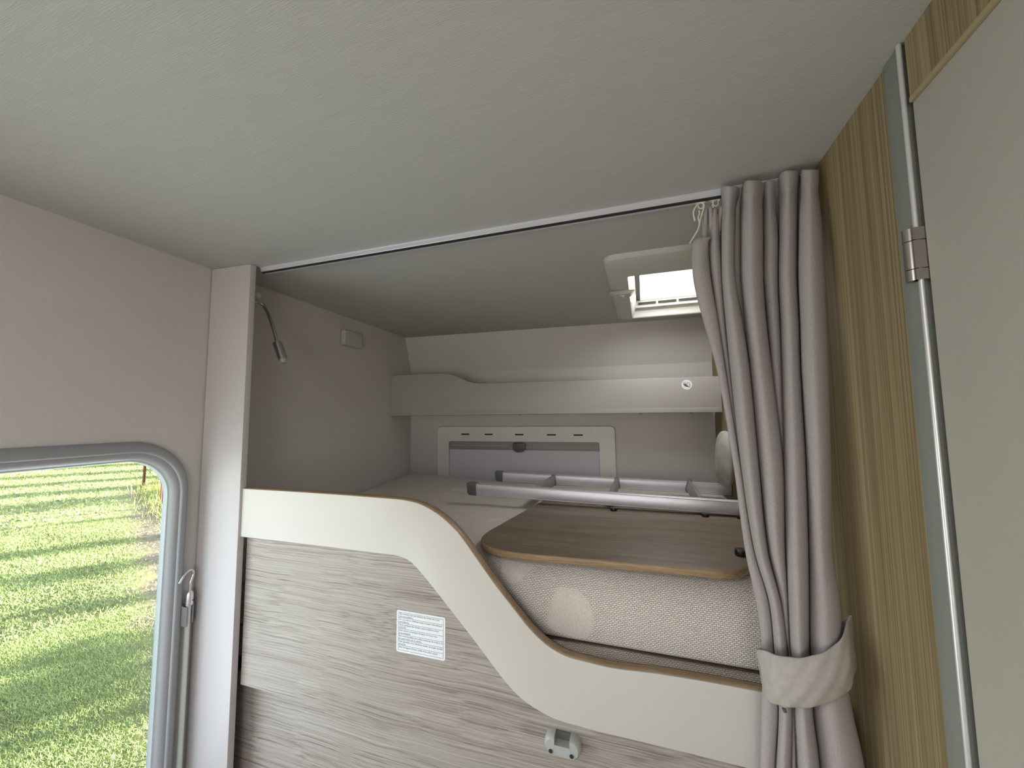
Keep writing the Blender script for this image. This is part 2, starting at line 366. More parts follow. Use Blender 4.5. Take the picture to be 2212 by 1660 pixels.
# hinge of the door
hz0, hz1 = PX(1975, 490, XR-.01).z, PX(1975, 608, XR-.01).z
for zc0, zc1 in ((0, .235), (.25, .78), (.795, 1)):
    za, zb = hz0+(hz1-hz0)*zc0, hz0+(hz1-hz0)*zc1
    bm = bmesh.new(); tube(bm, [(XR-.009, .706, zb), (XR-.009, .706, za)], .0088, 20)
    bx(bm, XR-.012, XR+.003, .6945, .706, zb, za)
    fin(bm, 'hinge_knuckle', 'steel', d, smooth=True)
# ceiling with hatch opening, floor, front wall
HX0, HX1, HY0, HY1 = -.035, .30, 1.50, 2.16
bm = bmesh.new(); holewall(bm, -1.60, XR+.03, YB, 2.60, (HX0, HX1, HY0, HY1, .01), -.035)
bmesh.ops.translate(bm, vec=(0, 0, H), verts=bm.verts); fin(bm, 'ceiling', 'ceiling').__setitem__('kind', 'structure')
box('floor', 'floor', -1.60, XR+.03, YB, 2.60, -.04, 0).__setitem__('kind', 'structure')
bm = bmesh.new(); MF = Matrix(((1, 0, 0, 0), (0, 0, 1, YB), (0, 1, 0, 0), (0, 0, 0, 1)))
holewall(bm, -1.60, XR+.03, 0, H, (-1.25, .20, .75, 1.72, .10), .035)
fin(bm, 'wall_front', 'wall', mw=MF).__setitem__('kind', 'structure')
bm = bmesh.new(); ringsweep(bm, -1.28, .23, .72, 1.75, .12, [(0, 0), (0, .02), (.06, .02), (.06, -.02)], 6)
w3 = fin(bm, 'window_3', 'frame', mw=MF, smooth=True); w3['kind'] = 'structure'
bm = bmesh.new(); bx(bm, -1.25, .20, .75, 1.72, -.018, -.014); fin(bm, 'pane', 'glass', w3, mw=MF)

bm = bmesh.new(); ringsweep(bm, -.80, -.20, -.95, -.35, .05, [(0, H), (.004, 1.955), (.05, 1.95), (.055, H)], 6)
w5 = fin(bm, 'window_5', 'hatchpl', smooth=True, ang=30); w5['kind'] = 'structure'

# ------------------------------------------------------------------ left window
bm = bmesh.new()
prof = [(0, 0), (.001, .010), (.006, .017), (.016, .021), (.026, .022), (.031, .019), (.032, .014), (.035, .013), (.041, .011), (.048, .005), (.052, -.004), (.0535, -.014), (.0535, -.030), (.036, -.030)]
prof = [(a_*.87, b_) for a_, b_ in prof]
ringsweep(bm, *WIN, .17, prof, 14, False, 1.22)
w1 = fin(bm, 'window_1', 'frame', mw=ML, smooth=True, ang=50); w1['kind'] = 'structure'
bm = bmesh.new(); ringsweep(bm, *WIN, .17, [(.0461, -.010), (.0497, -.0115), (.0512, -.016), (.0512, -.029), (.0461, -.029)], 14, True, 1.22)
s_ = fin(bm, 'seal', 'framelip', w1, mw=ML, smooth=True); s_['label'] = 'pale inner window seal'
bm = bmesh.new(); prism(bm, [Vector((p[0], p[1], -.024)) for p in rrect(WIN[0]+.048, WIN[1]-.048, WIN[2]+.058, WIN[3]-.058, .12, 10)], (0, 0, .004))
fin(bm, 'pane', 'glass', w1, mw=ML)

# ------------------------------------------------------------------ rear window with pulled roller blind
bm = bmesh.new()
x0, x1 = PR(944, 1000, .02).x, PR(1331, 1000, .02).x; z1 = PR(1130, 921, .02).y; z0 = .94
ix0, ix1 = PR(969.5, 1000, .02).x, PR(1296, 1000, .02).x; iz1 = (PR(970, 952.5, .02).y+PR(1290, 957, .02).y)/2
RW = dict(x0=x0, x1=x1, z0=z0, z1=z1)
# outer band = flat frame with an inner rectangular opening
N_ = 8
outer = rrect(x0, x1, z0, z1, .03, N_); inner = rrect(ix0, ix1, z0+.03, iz1, .012, N_)
def ring2(bm, A, B, h0, h1, deep):
    lo = [bm.verts.new((*p, 0)) for p in A]
    k = .004; cx, cz = (x0+x1)/2, (z0+z1)/2
    a1 = [bm.verts.new((*p, h0)) for p in A]
    sh = rrect(min(p[0] for p in A)+k, max(p[0] for p in A)-k, min(p[1] for p in A)+k, max(p[1] for p in A)-k, .026, N_)
    a2 = [bm.verts.new((*p, h1)) for p in sh]
    b1 = [bm.verts.new((*p, h1)) for p in B]; b2 = [bm.verts.new((*p, deep)) for p in B]
    L_ = [lo, a1, a2, b1, b2]; N = len(A)
    for u, v in zip(L_, L_[1:]):
        for i in range(N): bm.faces.new((u[i], u[(i+1) % N], v[(i+1) % N], v[i]))
ring2(bm, outer, inner, .016, .022, .001)
w2 = fin(bm, 'window_2', 'whitepl', mw=MR, smooth=True, ang=35); w2['kind'] = 'structure'
# vent slots and screw caps
for px in (1005, 1055.5, 1121.5, 1191, 1249):
    c = PR(px, 938.5+(px-1005)*.008, .0225)
    box('vent_slot', 'darkslot', c.x-.028, c.x+.028, c.y-.0045, c.y+.0045, .0212, .0228, w2, mw=MR)
for px, py in ((980, 930.5), (1081.5, 932.5), (1162, 933.5), (1278, 933), (948, 965.5), (1321, 973.5)):
    c = PR(px, py, .022); bm = bmesh.new(); disc(bm, (c.x, c.y, .021), .0075, (0, 0, 1), .003, 14)
    fin(bm, 'screw_cap', 'whitepl', w2, mw=MR, smooth=True, bevel=.001)
# blind
bl = box('roller_blind', 'blind', ix0+.001, ix1-.001, z0+.04, iz1-.002, .002, .004, w2, mw=MR); bl['label'] = 'pale lilac pulled blind'
for za, zb, n0, m_ in ((.001, .013, .012, 'greybar'), (.016, .026, .009, 'greybar'), (.030, .047, .014, 'greybar'), (.047, .055, .008, 'greybar')):
    b_ = box('blind_bar', m_, ix0+.002, ix1-.002, iz1-zb, iz1-za, .004, n0, bl, .0015, MR)
cx = PR(1121, 965, .02).x
bm = bmesh.new(); bx(bm, cx-.042, cx+.042, iz1-.052, iz1-.010, .008, .026); lt = fin(bm, 'blind_latch', 'darkgrey', bl, mw=MR, bevel=.007)
box('blind_latch', 'greybar', cx-.072, cx-.042, iz1-.050, iz1-.026, .008, .018, bl, .003, MR)
box('blind_latch', 'greybar', cx+.042, cx+.085, iz1-.052, iz1-.026, .008, .018, bl, .003, MR)
bm = bmesh.new(); prism(bm, [Vector((cx+math.cos(t)*.036, iz1-.052-math.sin(t)*.017, .008)) for t in [PI*k/12 for k in range(13)]], (0, 0, .012)); fin(bm, 'blind_latch', 'darkgrey', bl, mw=MR, bevel=.001)
bm = bmesh.new(); prism(bm, [Vector((cx+math.cos(t)*.036, iz1-.010+math.sin(t)*.010, .008)) for t in [PI*k/12 for k in range(13)]], (0, 0, .012)); fin(bm, 'blind_latch', 'darkgrey', bl, mw=MR, bevel=.001)
tag(lt, 'dark grey latch body')

# ------------------------------------------------------------------ roof hatch
hatch = empty('roof_hatch', (.13, 1.8, H)); tag(hatch, 'cream plastic roof hatch with bright translucent pane above the bunk', 'roof hatch')
OX0, OX1, OY0, OY1 = -.115, .372, 1.345, 2.215
bm = bmesh.new()
def rectloop(bm, x0, x1, y0, y1, z, r, n=5): return [bm.verts.new((p[0], p[1], z)) for p in rrect(x0, x1, y0, y1, r, n)]
L_ = [rectloop(bm, OX0, OX1, OY0, OY1, H, .045), rectloop(bm, OX0+.002, OX1-.002, OY0+.002, OY1-.002, 1.962, .045), rectloop(bm, OX0+.02, OX1-.02, OY0+.03, OY1-.02, 1.950, .035),
      rectloop(bm, HX0-.004, HX1+.004, HY0-.004, HY1+.004, 1.948, .008), rectloop(bm, HX0, HX1, HY0, HY1, 1.952, .006), rectloop(bm, HX0+.012, HX1-.006, HY0+.006, HY1-.006, 1.985, .006)]
for u, v in zip(L_, L_[1:]):
    for i in range(len(u)): bm.faces.new((u[i], u[(i+1) % len(u)], v[(i+1) % len(v)], v[i]))
fin(bm, 'hatch_frame', 'hatchpl', hatch, smooth=True, ang=30)
bm = bmesh.new()
L_ = [rectloop(bm, HX0+.011, HX1-.005, HY0+.005, HY1-.005, 1.984, .006), rectloop(bm, HX0+.016, HX1-.010, HY0+.01, HY1-.04, 1.992, .006), rectloop(bm, HX0+.02, HX1-.012, HY0+.012, HY1-.05, 2.03, .006)]
for u, v in zip(L_, L_[1:]):
    for i in range(len(u)): bm.faces.new((u[i], u[(i+1) % len(u)], v[(i+1) % len(v)], v[i]))
fin(bm, 'hatch_liner', 'hatchpl', hatch, smooth=True, ang=30)
box('hatch_seal', 'darkgrey', HX0+.016, HX0+.040, HY0+.012, HY1-.05, 2.026, 2.030, hatch)
for k in range(3):
    xa = HX0+.03+k*.097
    box('seal_slot', 'darkslot', xa, xa+.086, HY1-.0505, HY1-.0485, 2.005, 2.016, hatch)
for k in range(3):
    xa = HX0+.02+k*.125
    box('seal_slot', 'darkslot', xa, xa+.02, HY1-.028, HY1-.020, 1.9885, 1.9905, hatch)
box('hatch_pane', 'acrylic', HX0-.01, HX1+.02, HY0-.02, HY1+.02, 2.032, 2.037, hatch)
# catch on the left side of the frame
bm = bmesh.new()
c = PZ(1343, 631, 1.945)
prism(bm, [Vector((c.x-.05, c.y-.02, 1.944)), Vector((c.x-.03, c.y+.004, 1.938)), Vector((c.x+.0, c.y+.006, 1.935)), Vector((c.x+.035, c.y+.0, 1.936)), Vector((c.x+.055, c.y-.01, 1.949)), Vector((c.x+.0, c.y-.01, 1.949))], (0, .05, 0))
ct = fin(bm, 'hatch_catch', 'hatchpl', hatch, bevel=.003)
bm = bmesh.new(); prism(bm, [Vector((c.x-.012, c.y+.01, 1.935)), Vector((c.x+.004, c.y+.01, 1.926)), Vector((c.x+.014, c.y+.01, 1.935))], (0, .02, 0)); fin(bm, 'hatch_catch', 'hatchpl', hatch, bevel=.002)

# ------------------------------------------------------------------ post between window and bunk
XP = -1.303
bm = bmesh.new(); prism(bm, [Vector((XP, .992, 0)), Vector((XP, 1.014, 0)), Vector((wl(1.014, 0).x+.001, 1.014, 0)), Vector((wl(.985, 0).x+.001, .983, 0))], (0, 0, H-.001))
tag(fin(bm, 'partition_post', 'post', bevel=.0015), 'flat pale grey laminated post standing between the window wall and the bunk', 'post')

# ------------------------------------------------------------------ guard board with oak edging
YG = 1.0; TG = .026
top_px = [(532, 1057), (683, 1066), (818, 1076), (875.5, 1081.7), (914, 1093), (952.6, 1117), (991, 1155), (1030, 1209), (1068, 1263), (1107, 1313), (1145, 1361), (1184, 1397), (1222, 1418.5), (1261, 1430), (1331, 1446), (1440, 1460), (1640, 1496)]
bot_px = [(518, 1159.6), (683, 1179), (818, 1196), (856, 1201), (883, 1211.6), (902.5, 1230), (933, 1267), (972, 1317), (1030, 1392), (1087.5, 1469), (1126, 1510), (1165, 1537), (1203, 1556), (1261, 1573), (1290, 1581), (1440, 1617), (1612, 1660)]
tp = [PY(*p, YG) for p in top_px]; bp_ = [PY(*p, YG) for p in bot_px]
tp[0].x = XP+.0005; bp_[0].x = XP+.0005
tp.append(Vector((.345, YG, tp[-1].z-.012))); bp_.append(Vector((.345, YG, bp_[-1].z-.004)))
tps = smoothpath(tp, 6); bps = smoothpath(bp_, 6)
def strip(bm, A, B, y0, y1):
    """A, B: two polylines of the same length; solid between, from y0 to y1"""
    f = lambda P_, y: [bm.verts.new((p.x, y, p.z)) for p in P_]
    a0, a1, b0, b1 = f(A, y0), f(A, y1), f(B, y0), f(B, y1)
    for i in range(len(A)-1):
        bm.faces.new((a0[i], a0[i+1], b0[i+1], b0[i])); bm.faces.new((a1[i], b1[i], b1[i+1], a1[i+1]))
        bm.faces.new((a0[i], a1[i], a1[i+1], a0[i+1])); bm.faces.new((b0[i], b0[i+1], b1[i+1], b1[i]))
    bm.faces.new((a0[0], b0[0], b1[0], a1[0])); bm.faces.new((a0[-1], a1[-1], b1[-1], b0[-1]))
def resample(P_, n):
    d = [0]
    for a, b in zip(P_, P_[1:]): d.append(d[-1]+(b-a).length)
    out = []; j = 0
    for k in range(n):
        t = d[-1]*k/(n-1)
        while j < len(d)-2 and d[j+1] < t: j += 1
        u = (t-d[j])/max(d[j+1]-d[j], 1e-9); out.append(P_[j].lerp(P_[j+1], min(max(u, 0), 1)))
    return out
A = resample(tps, 110); B = resample(bps, 110)
bm = bmesh.new(); strip(bm, A, B, YG, YG+.020)
guard = fin(bm, 'bunk_guard_board', 'cream', bevel=.0012, ang=35)
tag(guard, 'cream guard board sweeping down in a curve along the bunk front', 'guard board')
def offs(P_, o):
    out = []
    for i, p in enumerate(P_):
        t = (P_[min(i+1, len(P_)-1)]-P_[max(i-1, 0)]).normalized(); out.append(p+Vector((-t.z, 0, t.x))*o)
    return out
# edging band: sweep of a rounded profile along the top
def bandsweep(name, prof, m_, parent):
    bm = bmesh.new(); loops = []
    for yy, off in prof: loops.append([bm.verts.new((p.x, yy, p.z)) for p in offs(A, off)])
    loops.append(loops[0])
    for u, v in zip(loops, loops[1:]):
        for i in range(len(u)-1): bm.faces.new((u[i], u[i+1], v[i+1], v[i]))
    return fin(bm, name, m_, parent, smooth=True, ang=50)
e1 = bandsweep('oak_edging', [(YG+.003, -.001), (YG+.005, .0020), (YG+.010, .0030), (YG+.022, .0032), (YG+.0265, .002), (YG+.027, -.002), (YG+.026, -.04), (YG+.0202, -.04), (YG+.0202, -.001)], 'edgewood', guard)
tag(e1, 'oak coloured rounded edging')
e2 = bandsweep('board_back', [(YG+.0272, .000), (YG+.031, .0005), (YG+.034, -.003), (YG+.034, -.05), (YG+.0272, -.05)], 'darkedge', guard); tag(e2, 'dark brown back face')

# side panel below the board, lower panel set back
PYY = 1.022
panel = box('bunk_side_panel', 'sidewood', XP-.02, XR-.001, PYY, PYY+.010, .553, .86, None)
# (the panel rises behind the board: an extra shoulder on the left side)
bpy.data.objects.remove(panel, do_unlink=True)
bm = bmesh.new()
low = [p+Vector((0, 0, .03)) for p in B]
prism(bm, [Vector((XP+.004, PYY, .553)), Vector((.345, PYY, .553))]+[Vector((max(p.x, XP+.004), PYY, p.z)) for p in low[::-1]], (0, .010, 0))
panel = fin(bm, 'bunk_side_panel', 'sidewood', bevel=.0008, seg=1); tag(panel, 'pale grey oak panel with wavy grain beneath the curved guard board', 'panel')
lower = box('lower_wall_panel', 'sidewood', XP-.17, XR-.001, 1.062, 1.076, 0, .56, None, .001)
tag(lower, 'pale grey oak panel set back below the bunk side panel, shaded at its left end', 'panel')
# bunk base under the mattress (carries the cushions)
bm = bmesh.new(); bx(bm, -1.48, XR-.001, 1.078, 2.36, .60, .70)
tag(fin(bm, 'plywood_platform', 'shelf'), 'plain platform below the mattress behind the guard board', 'platform')

# ------------------------------------------------------------------ mattress and lower cushion
def padded(name, m_, x0, x1, y0, y1, z0, z1, rt, rb, lift=None):
    """profile in (y,z) with rounded front top, lofted along x, UV in metres"""
    pr = []
    for k in range(13):                       # front bottom up
        a = math.radians(270-90*k/12); pr.append((y0+rb+rb*math.cos(a), z0+rb+rb*math.sin(a)))
    for k in range(15):
        a = math.radians(180-90*k/14); pr.append((y0+rt+rt*math.cos(a)*1.0, z1-rt+rt*math.sin(a)))
    for k in range(1, 21): pr.append((y0+rt+(y1-.03-y0-rt)*k/20, z1))
    for k in range(1, 7):
        a = math.radians(90-90*k/6); pr.append((y1-.03+.03*math.cos(a), z1-.03+.03*math.sin(a)))
    pr.append((y1, z0+.01)); 
    s = [0]
    for a, b in zip(pr, pr[1:]): s.append(s[-1]+math.hypot(b[0]-a[0], b[1]-a[1]))
    bm = bmesh.new(); uvl = bm.loops.layers.uv.new('UVMap'); nx = 60; rows = []; UV = {}
    for i in range(nx+1):
        u = i/nx; row = []
        sq = 1-max(0, 1-min(u, 1-u)*nx/1.6)**2*.35     # soft ends
        for j, (y, z) in enumerate(pr):
            xa = max(x0, wl(y, 0).x+.004); x = xa+(x1-xa)*u; zz = z
            if lift and z > z0+.02: zz = z+lift(x, y)*min(1, (z-z0)/(z1-z0))
            zz = z0+(zz-z0)*(.80+.2*sq) if u in (0, 1) else zz
            v = bm.verts.new((x, y, zz)); row.append(v); UV[v] = (x, s[j])
        rows.append(row)
    for a, b in zip(rows, rows[1:]):
        for j in range(len(pr)-1): bm.faces.new((a[j], b[j], b[j+1], a[j+1]))
        bm.faces.new((a[-1], b[-1], b[0], a[0]))
    bm.faces.new(rows[0]); bm.faces.new(rows[-1][::-1])
    bmesh.ops.recalc_face_normals(bm, faces=bm.faces)
    for f in bm.faces:
        for l in f.loops: l[uvl].uv = UV[l.vert]
    me = bpy.data.meshes.new(name); bm.to_mesh(me); bm.free()
    for p in me.polygons: p.use_smooth = True
    return link(name, me, m_)
lift = lambda x, y: .030*math.exp(-((x+1.50)**2/.10+(y-2.36)**2/.12)) + .004*math.sin(x*5+y*3) - .004
mt = padded('mattress', 'mattress', -1.60, XR-.008, 1.075, 2.365, .8425, 1.0300, .115, .012, lift)
tag(mt, 'beige bunk mattress in coarse woven ticking under the ladder', 'mattress')
cu = padded('lower_cushion', 'cushion', -1.60, XR-.008, 1.070, 2.36, .7005, .8375, .03, .03)
tag(cu, 'beige woven cushion layer showing beneath the mattress behind the guard board', 'cushion')
bm = bmesh.new(); bx(bm, -1.0, XR-.02, 1.078, 2.3, .8385, .842)
tag(fin(bm, 'mattress_board', 'darkedge'), 'thin dark board between the mattress and the lower cushion', 'board')

# ------------------------------------------------------------------ table top lying on the bunk
ZT = 1.050
cs = [PZ(1047, 1172, ZT), PZ(1617, 1228, ZT), Vector((.352, 1.86, ZT)), Vector((-.435, 1.86, ZT))]
def roundpoly(c, rr, n=8):
    out = []; N = len(c)
    for i in range(N):
        r = rr[i]
        a, b, d = c[i-1], c[i], c[(i+1) % N]; u = (a-b).normalized(); v = (d-b).normalized()
        p0, p1 = b+u*r, b+v*r
        for k in range(n+1):
            t = k/n; out.append(p0*(1-t)**2+b*2*t*(1-t)+p1*t*t)
    return out
cs[0] = PZ(993, 1183, ZT); cs[1] = PZ(1621, 1239, ZT)
tb = empty('table_top', (0, 1.45, 1.02)); tag(tb, 'brown oak table top with rounded corners lying loose on the mattress', 'table top')
rp = roundpoly(cs, (.20, .085, .05, .05), 10)
bm = bmesh.new(); prism(bm, rp, (0, 0, -.0195)); tbo = fin(bm, 'board', 'tablewood', tb, bevel=.001)
bm = bmesh.new()
cen = sum((p for p in rp), Vector())/len(rp)
def infl(p, o): d_ = (p-cen); d_.z = 0; return p+d_.normalized()*o
prf = [(-.0005, -.0005), (.0025, -.0015), (.0035, -.006), (.0035, -.0155), (.002, -.0192), (-.0005, -.0198)]
lp = [[bm.verts.new(infl(p, o)+Vector((0, 0, h))) for p in rp] for o, h in prf]; lp.append(lp[0])
for u, v in zip(lp, lp[1:]):
    for i in range(len(u)): bm.faces.new((u[i], u[(i+1) % len(u)], v[(i+1) % len(v)], v[i]))
t_ = fin(bm, 'edge_band', 'edgewood', tb, smooth=True, ang=60); tag(t_, 'lighter oak edge band')
for px, py in ((1601, 1200), (1329, 1093), (1516, 1104), (1590, 1110)):
    c = PZ(px, py, ZT); bm = bmesh.new(); 
    if py > 1150:
        disc(bm, c, .0155, (0, 0, 1), .016, 20)
    else: 
        c.y = min(c.y, 1.66); disc(bm, c, .013, (0, 0, 1), .012, 16)
    fin(bm, 'mounting_peg', 'black', tb, smooth=True, bevel=.002)

# ------------------------------------------------------------------ ladder lying on the bunk
lad = empty('bunk_ladder', (0, 1.9, 1.06)); tag(lad, 'aluminium bunk ladder with grey treads lying across the mattress and table top', 'ladder')
def rail(y, x0, x1, z0, z1, zl, h):
    """side rail, D-shaped section; z0 bottom at left, z1 bottom at right"""
    bm = bmesh.new(); sec = []
    for k in range(9):
        a = math.radians(-90+180*k/8); sec.append((-.010*math.cos(a)-.006, h/2*math.sin(a)+h/2))
    sec = [(-.012, .0), (-.016, .002), (-.0185, h*.2), (-.0195, h*.5), (-.0185, h*.8), (-.016, h-.002), (-.012, h), (.010, h), (.012, h-.002), (.012, .002), (.010, 0)]
    a = [bm.verts.new((x0, y+p[0], z0+p[1])) for p in sec]; b = [bm.verts.new((x1, y+p[0], z1+p[1])) for p in sec]
    for i in range(len(sec)): bm.faces.new((a[i], a[(i+1) % len(sec)], b[(i+1) % len(sec)], b[i]))
    bm.faces.new(a[::-1]); bm.faces.new(b); fin(bm, 'ladder_rail', 'alu', lad, smooth=True, ang=35)
    # channel beads along the top and bottom edge
    for hh in (h-.004, .004):
        bm = bmesh.new(); tube(bm, [(x0, y-.0165, z0+hh), (x1, y-.0165, z1+hh)], .0016, 8); fin(bm, 'rail_bead', 'lip', lad, smooth=True)
    bm = bmesh.new()
    pr = [(-.0, -.001), (-.004, -.001), (-.038, .001), (-.044, .012), (-.046, h*.6), (-.048, h+.003), (-.03, h+.004), (.0, h+.002)]
    a = [Vector((x0+.006+p[0], y-.022, z0+p[1])) for p in pr]; prism(bm, a, (0, .037, 0)); cp = fin(bm, 'end_cap', 'capgrey', lad, bevel=.004); tag(cp, 'dark grey rubber end cap')
YF, YR = 1.70, 2.13
lf = PY(1026, 1070, YF-.018); rt_ = PY(1590, 1109, YF-.018); zt_ = PY(1026, 1042, YF-.018).z
sl = (rt_.z-lf.z)/(rt_.x-lf.x)
rail(YF, lf.x, .381, 1.0725, 1.0535, 0, .0535)
lf2 = PY(1084, 1041, YR-.018); rt2 = PY(1588, 1072, YR-.018)
rail(YR, lf2.x, .381, lf2.z, rt2.z, 0, .053)
for pxt in (1195, 1332, 1489):
    xx = PY(pxt, 1045, YR-.02).x
    bm = bmesh.new()
    sec = [(xx-.012, 1.062), (xx-.016, 1.075), (xx-.006, 1.112), (xx+.004, 1.116), (xx+.010, 1.108), (xx+.014, 1.070), (xx+.010, 1.061)]
    prism(bm, [Vector((p[0], YF+.0125, p[1])) for p in sec], (0, YR-YF-.025-.006, 0)); fin(bm, 'ladder_tread', 'treadgrey', lad, bevel=.002)
    bm = bmesh.new(); prism(bm, [Vector((p[0]*1.0+(p[0]-xx)*.25, YR-.0195, p[1]+(p[1]-1.09)*.12)) for p in sec], (0, .0055, 0)); c_ = fin(bm, 'tread_bracket', 'capgrey', lad, bevel=.001)

# ------------------------------------------------------------------ cushion standing at the right end
bm = bmesh.new()
bmesh.ops.create_uvsphere(bm, u_segments=40, v_segments=24, radius=1)
for v in bm.verts:
    q = v.co.copy(); e = .62
    sg = lambda t, k: math.copysign(abs(t)**k, t)
    v.co = Vector((q.x*.038*(1-.35*abs(q.y)**3), sg(q.y, .85)*.125, sg(q.z, .85)*.125))
    v.co.x += .003*math.sin(4*q.y+3*q.z)
bmesh.ops.rotate(bm, verts=bm.verts, matrix=Matrix.Rotation(math.radians(3), 3, 'Y'))
bmesh.ops.translate(bm, verts=bm.verts, vec=(.344, 2.02, 1.232))
tag(fin(bm, 'cushion', 'pillow', smooth=True, ang=180), 'grey beige velvet cushion standing on edge at the right end of the bunk', 'cushion')

# ------------------------------------------------------------------ shelf on the rear wall
sh = empty('wall_shelf', (-.4, 2.3, 1.44)); tag(sh, 'long beige shelf with a raised curved front board on the rear wall of the bunk', 'shelf')
NS = .230                       # distance of its front from the rear wall
def PS(px, py): 
    v = toMR(P(px, py, RN, OR_.dot(RN)-.252)); return v
zb = 1.443
pts = [(wl(2.14, 0).x+.0, zb)]
xl = toMR(Vector((-1.534, 2.143, 0))).x; xr = toMR(Vector((.382, 2.245, 0))).x
tops = [(xl, 1.702), (xl+.1, 1.702), (xl+.2, 1.702), (PS(955, 810).x, 1.700), (PS(972, 811).x, 1.694), (PS(985, 815).x, 1.682), (PS(1002, 822).x, 1.658), (PS(1015, 827).x, 1.642), (PS(1032, 829.5).x, 1.632), (PS(1060, 829).x, 1.629)]
tops = [Vector((p[0], p[1], 0)) for p in tops]; tops = smoothpath(tops, 4)+[Vector((xr, 1.629, 0))]
bm = bmesh.new(); loop = [Vector((xl, zb, .230))]+[Vector((p.x, p.y, .230)) for p in tops]+[Vector((xr, zb, .230))]
prism(bm, loop, (0, 0, .022)); fb = fin(bm, 'front_board', 'shelf', sh, mw=MR, bevel=.002)
bm = bmesh.new(); bx(bm, xl, xr, zb+.0, zb+.014, .002, .2295); fin(bm, 'shelf_board', 'shelf', sh, mw=MR)
bm = bmesh.new(); bx(bm, xl+.45, xr-.01, zb+.001, zb+.026, .2525, .2545); fin(bm, 'lower_lip', 'shelf', fb, mw=MR, bevel=.001)
for px in (1118, 1385, 1497):
    xx = PS(px, 896).x; bm = bmesh.new(); disc(bm, (xx, zb-.004, .20), .008, (0, 1, 0), .004, 12); fin(bm, 'shelf_screw', 'darkgrey', sh, mw=MR)

# round sticker on the shelf
c = PS(1483.5, 831.5); R_ = .026
stk = empty('round_sticker', (0, 0, 0), MR @ Matrix.Translation(Vector((c.x, c.y, .2522))))
tag(stk, 'small round white sticker with a black camper van drawing on the shelf front', 'sticker')
MS = stk.matrix_world.copy()
bm = bmesh.new(); disc(bm, (0, 0, 0), R_, (0, 0, 1), .0006, 40); fin(bm, 'sticker_disc', 'paper', stk, mw=MS)
bm = bmesh.new()
def fl(pts, h=.0002): prism(bm, [Vector((p[0]*R_, p[1]*R_, .0007)) for p in pts], (0, 0, h))
fl([(-.66, .30), (-.62, .52), (-.30, .58), (.20, .50), (.20, .45), (-.30, .52), (-.57, .46), (-.60, .28)])      # roof line
fl([(-.68, .32), (-.60, .28), (-.10, .20), (.05, .20), (.05, .12), (-.15, .10), (-.22, -.04), (-.44, -.04), (-.36, .16), (-.54, .20), (-.48, -.02), (-.16, -.10), (-.16, -.26), (-.10, -.34), (.20, -.34), (.26, -.48), (.10, -.44), (-.20, -.38), (-.24, -.30), (-.20, -.08), (-.56, -.06)])
fl([(.20, .44), (.36, .46), (.56, .34), (.62, .12), (.58, .10), (.50, .30), (.32, .38), (.22, .34)])
fl([(.0, .20), (.14, .30), (.18, .12), (.06, .06)])
fl([(-.16, .10), (.02, -.10), (.12, -.20), (.24, -.16), (.28, -.40), (.0, -.34), (-.20, -.26)])
fl([(.30, -.46), (.48, -.50), (.62, -.36), (.60, -.46), (.46, -.58), (.30, -.56)])
for q, ra, rb in (((.44, .06), .09, .06), ((-.36, -.20), .17, .10), ((.42, -.34), .15, .10)):
    for k in range(14):
        a, b = 2*PI*k/14, 2*PI*(k+1)/14; fl([(q[0]+ra*math.cos(a), q[1]+ra*.75*math.sin(a)), (q[0]+ra*math.cos(b), q[1]+ra*.75*math.sin(b)), (q[0]+rb*math.cos(b), q[1]+rb*.75*math.sin(b)), (q[0]+rb*math.cos(a), q[1]+rb*.75*math.sin(a))])
fl([(-.60, .22), (-.50, .22), (-.40, -.02), (-.52, -.02)]); fl([(.56, .10), (.63, .10), (.60, -.30), (.52, -.30)])
pr_ = fin(bm, 'van_drawing', 'ink', stk, mw=MS); pr_['label'] = 'black printed van drawing'

# ------------------------------------------------------------------ printed warning label on the side panel
def textmesh(lines, size, parent, mw, m_, squash=1.0):
    bm = bmesh.new()
    for x, y, s, wmax in lines:
        cu_ = bpy.data.curves.new('t', 'FONT'); cu_.body = s; cu_.size = size; cu_.resolution_u = 2
        o_ = bpy.data.objects.new('t', cu_); col.objects.link(o_)
        dg = bpy.context.evaluated_depsgraph_get(); me = bpy.data.meshes.new_from_object(o_.evaluated_get(dg))
        w = max(v.co.x for v in me.vertices); k = min(1, wmax/w) if wmax else 1
        for v in me.vertices: v.co = Vector((x+v.co.x*k, y+v.co.y, .0007))
        bm.from_mesh(me); bpy.data.objects.remove(o_, do_unlink=True); bpy.data.curves.remove(cu_); bpy.data.meshes.remove(me)
    bmesh.ops.remove_doubles(bm, verts=bm.verts, dist=1e-7)
    me = bpy.data.meshes.new('printed_text'); bm.to_mesh(me); bm.free(); return link('printed_text', me, m_, parent, mw)
lc = [PY(857, 1318, PYY), PY(963, 1334, PYY), PY(961, 1427, PYY), PY(857, 1409, PYY)]
lx0 = (lc[0].x+lc[3].x)/2; lx1 = (lc[1].x+lc[2].x)/2; lz1 = (lc[0].z+lc[1].z)/2; lz0 = (lc[2].z+lc[3].z)/2
W_, H_ = lx1-lx0, lz1-lz0
MLb = Matrix(((1, 0, 0, lx0), (0, 0, -1, PYY-.0002), (0, 1, 0, lz0), (0, 0, 0, 1)))
lab = empty('warning_label', (0, 0, 0), MLb); tag(lab, 'white printed safety label with rounded corners on the oak side panel', 'label')
bm = bmesh.new(); prism(bm, [Vector((p[0], p[1], 0)) for p in rrect(0, W_, 0, H_, .006, 5)], (0, 0, .0005)); fin(bm, 'label_paper', 'paper', lab, mw=MLb)
bm = bmesh.new(); mg = .0055; lw = .0006
def ln(x0, x1, y0, y1): bx(bm, x0, x1, y0, y1, .0005, .0008)
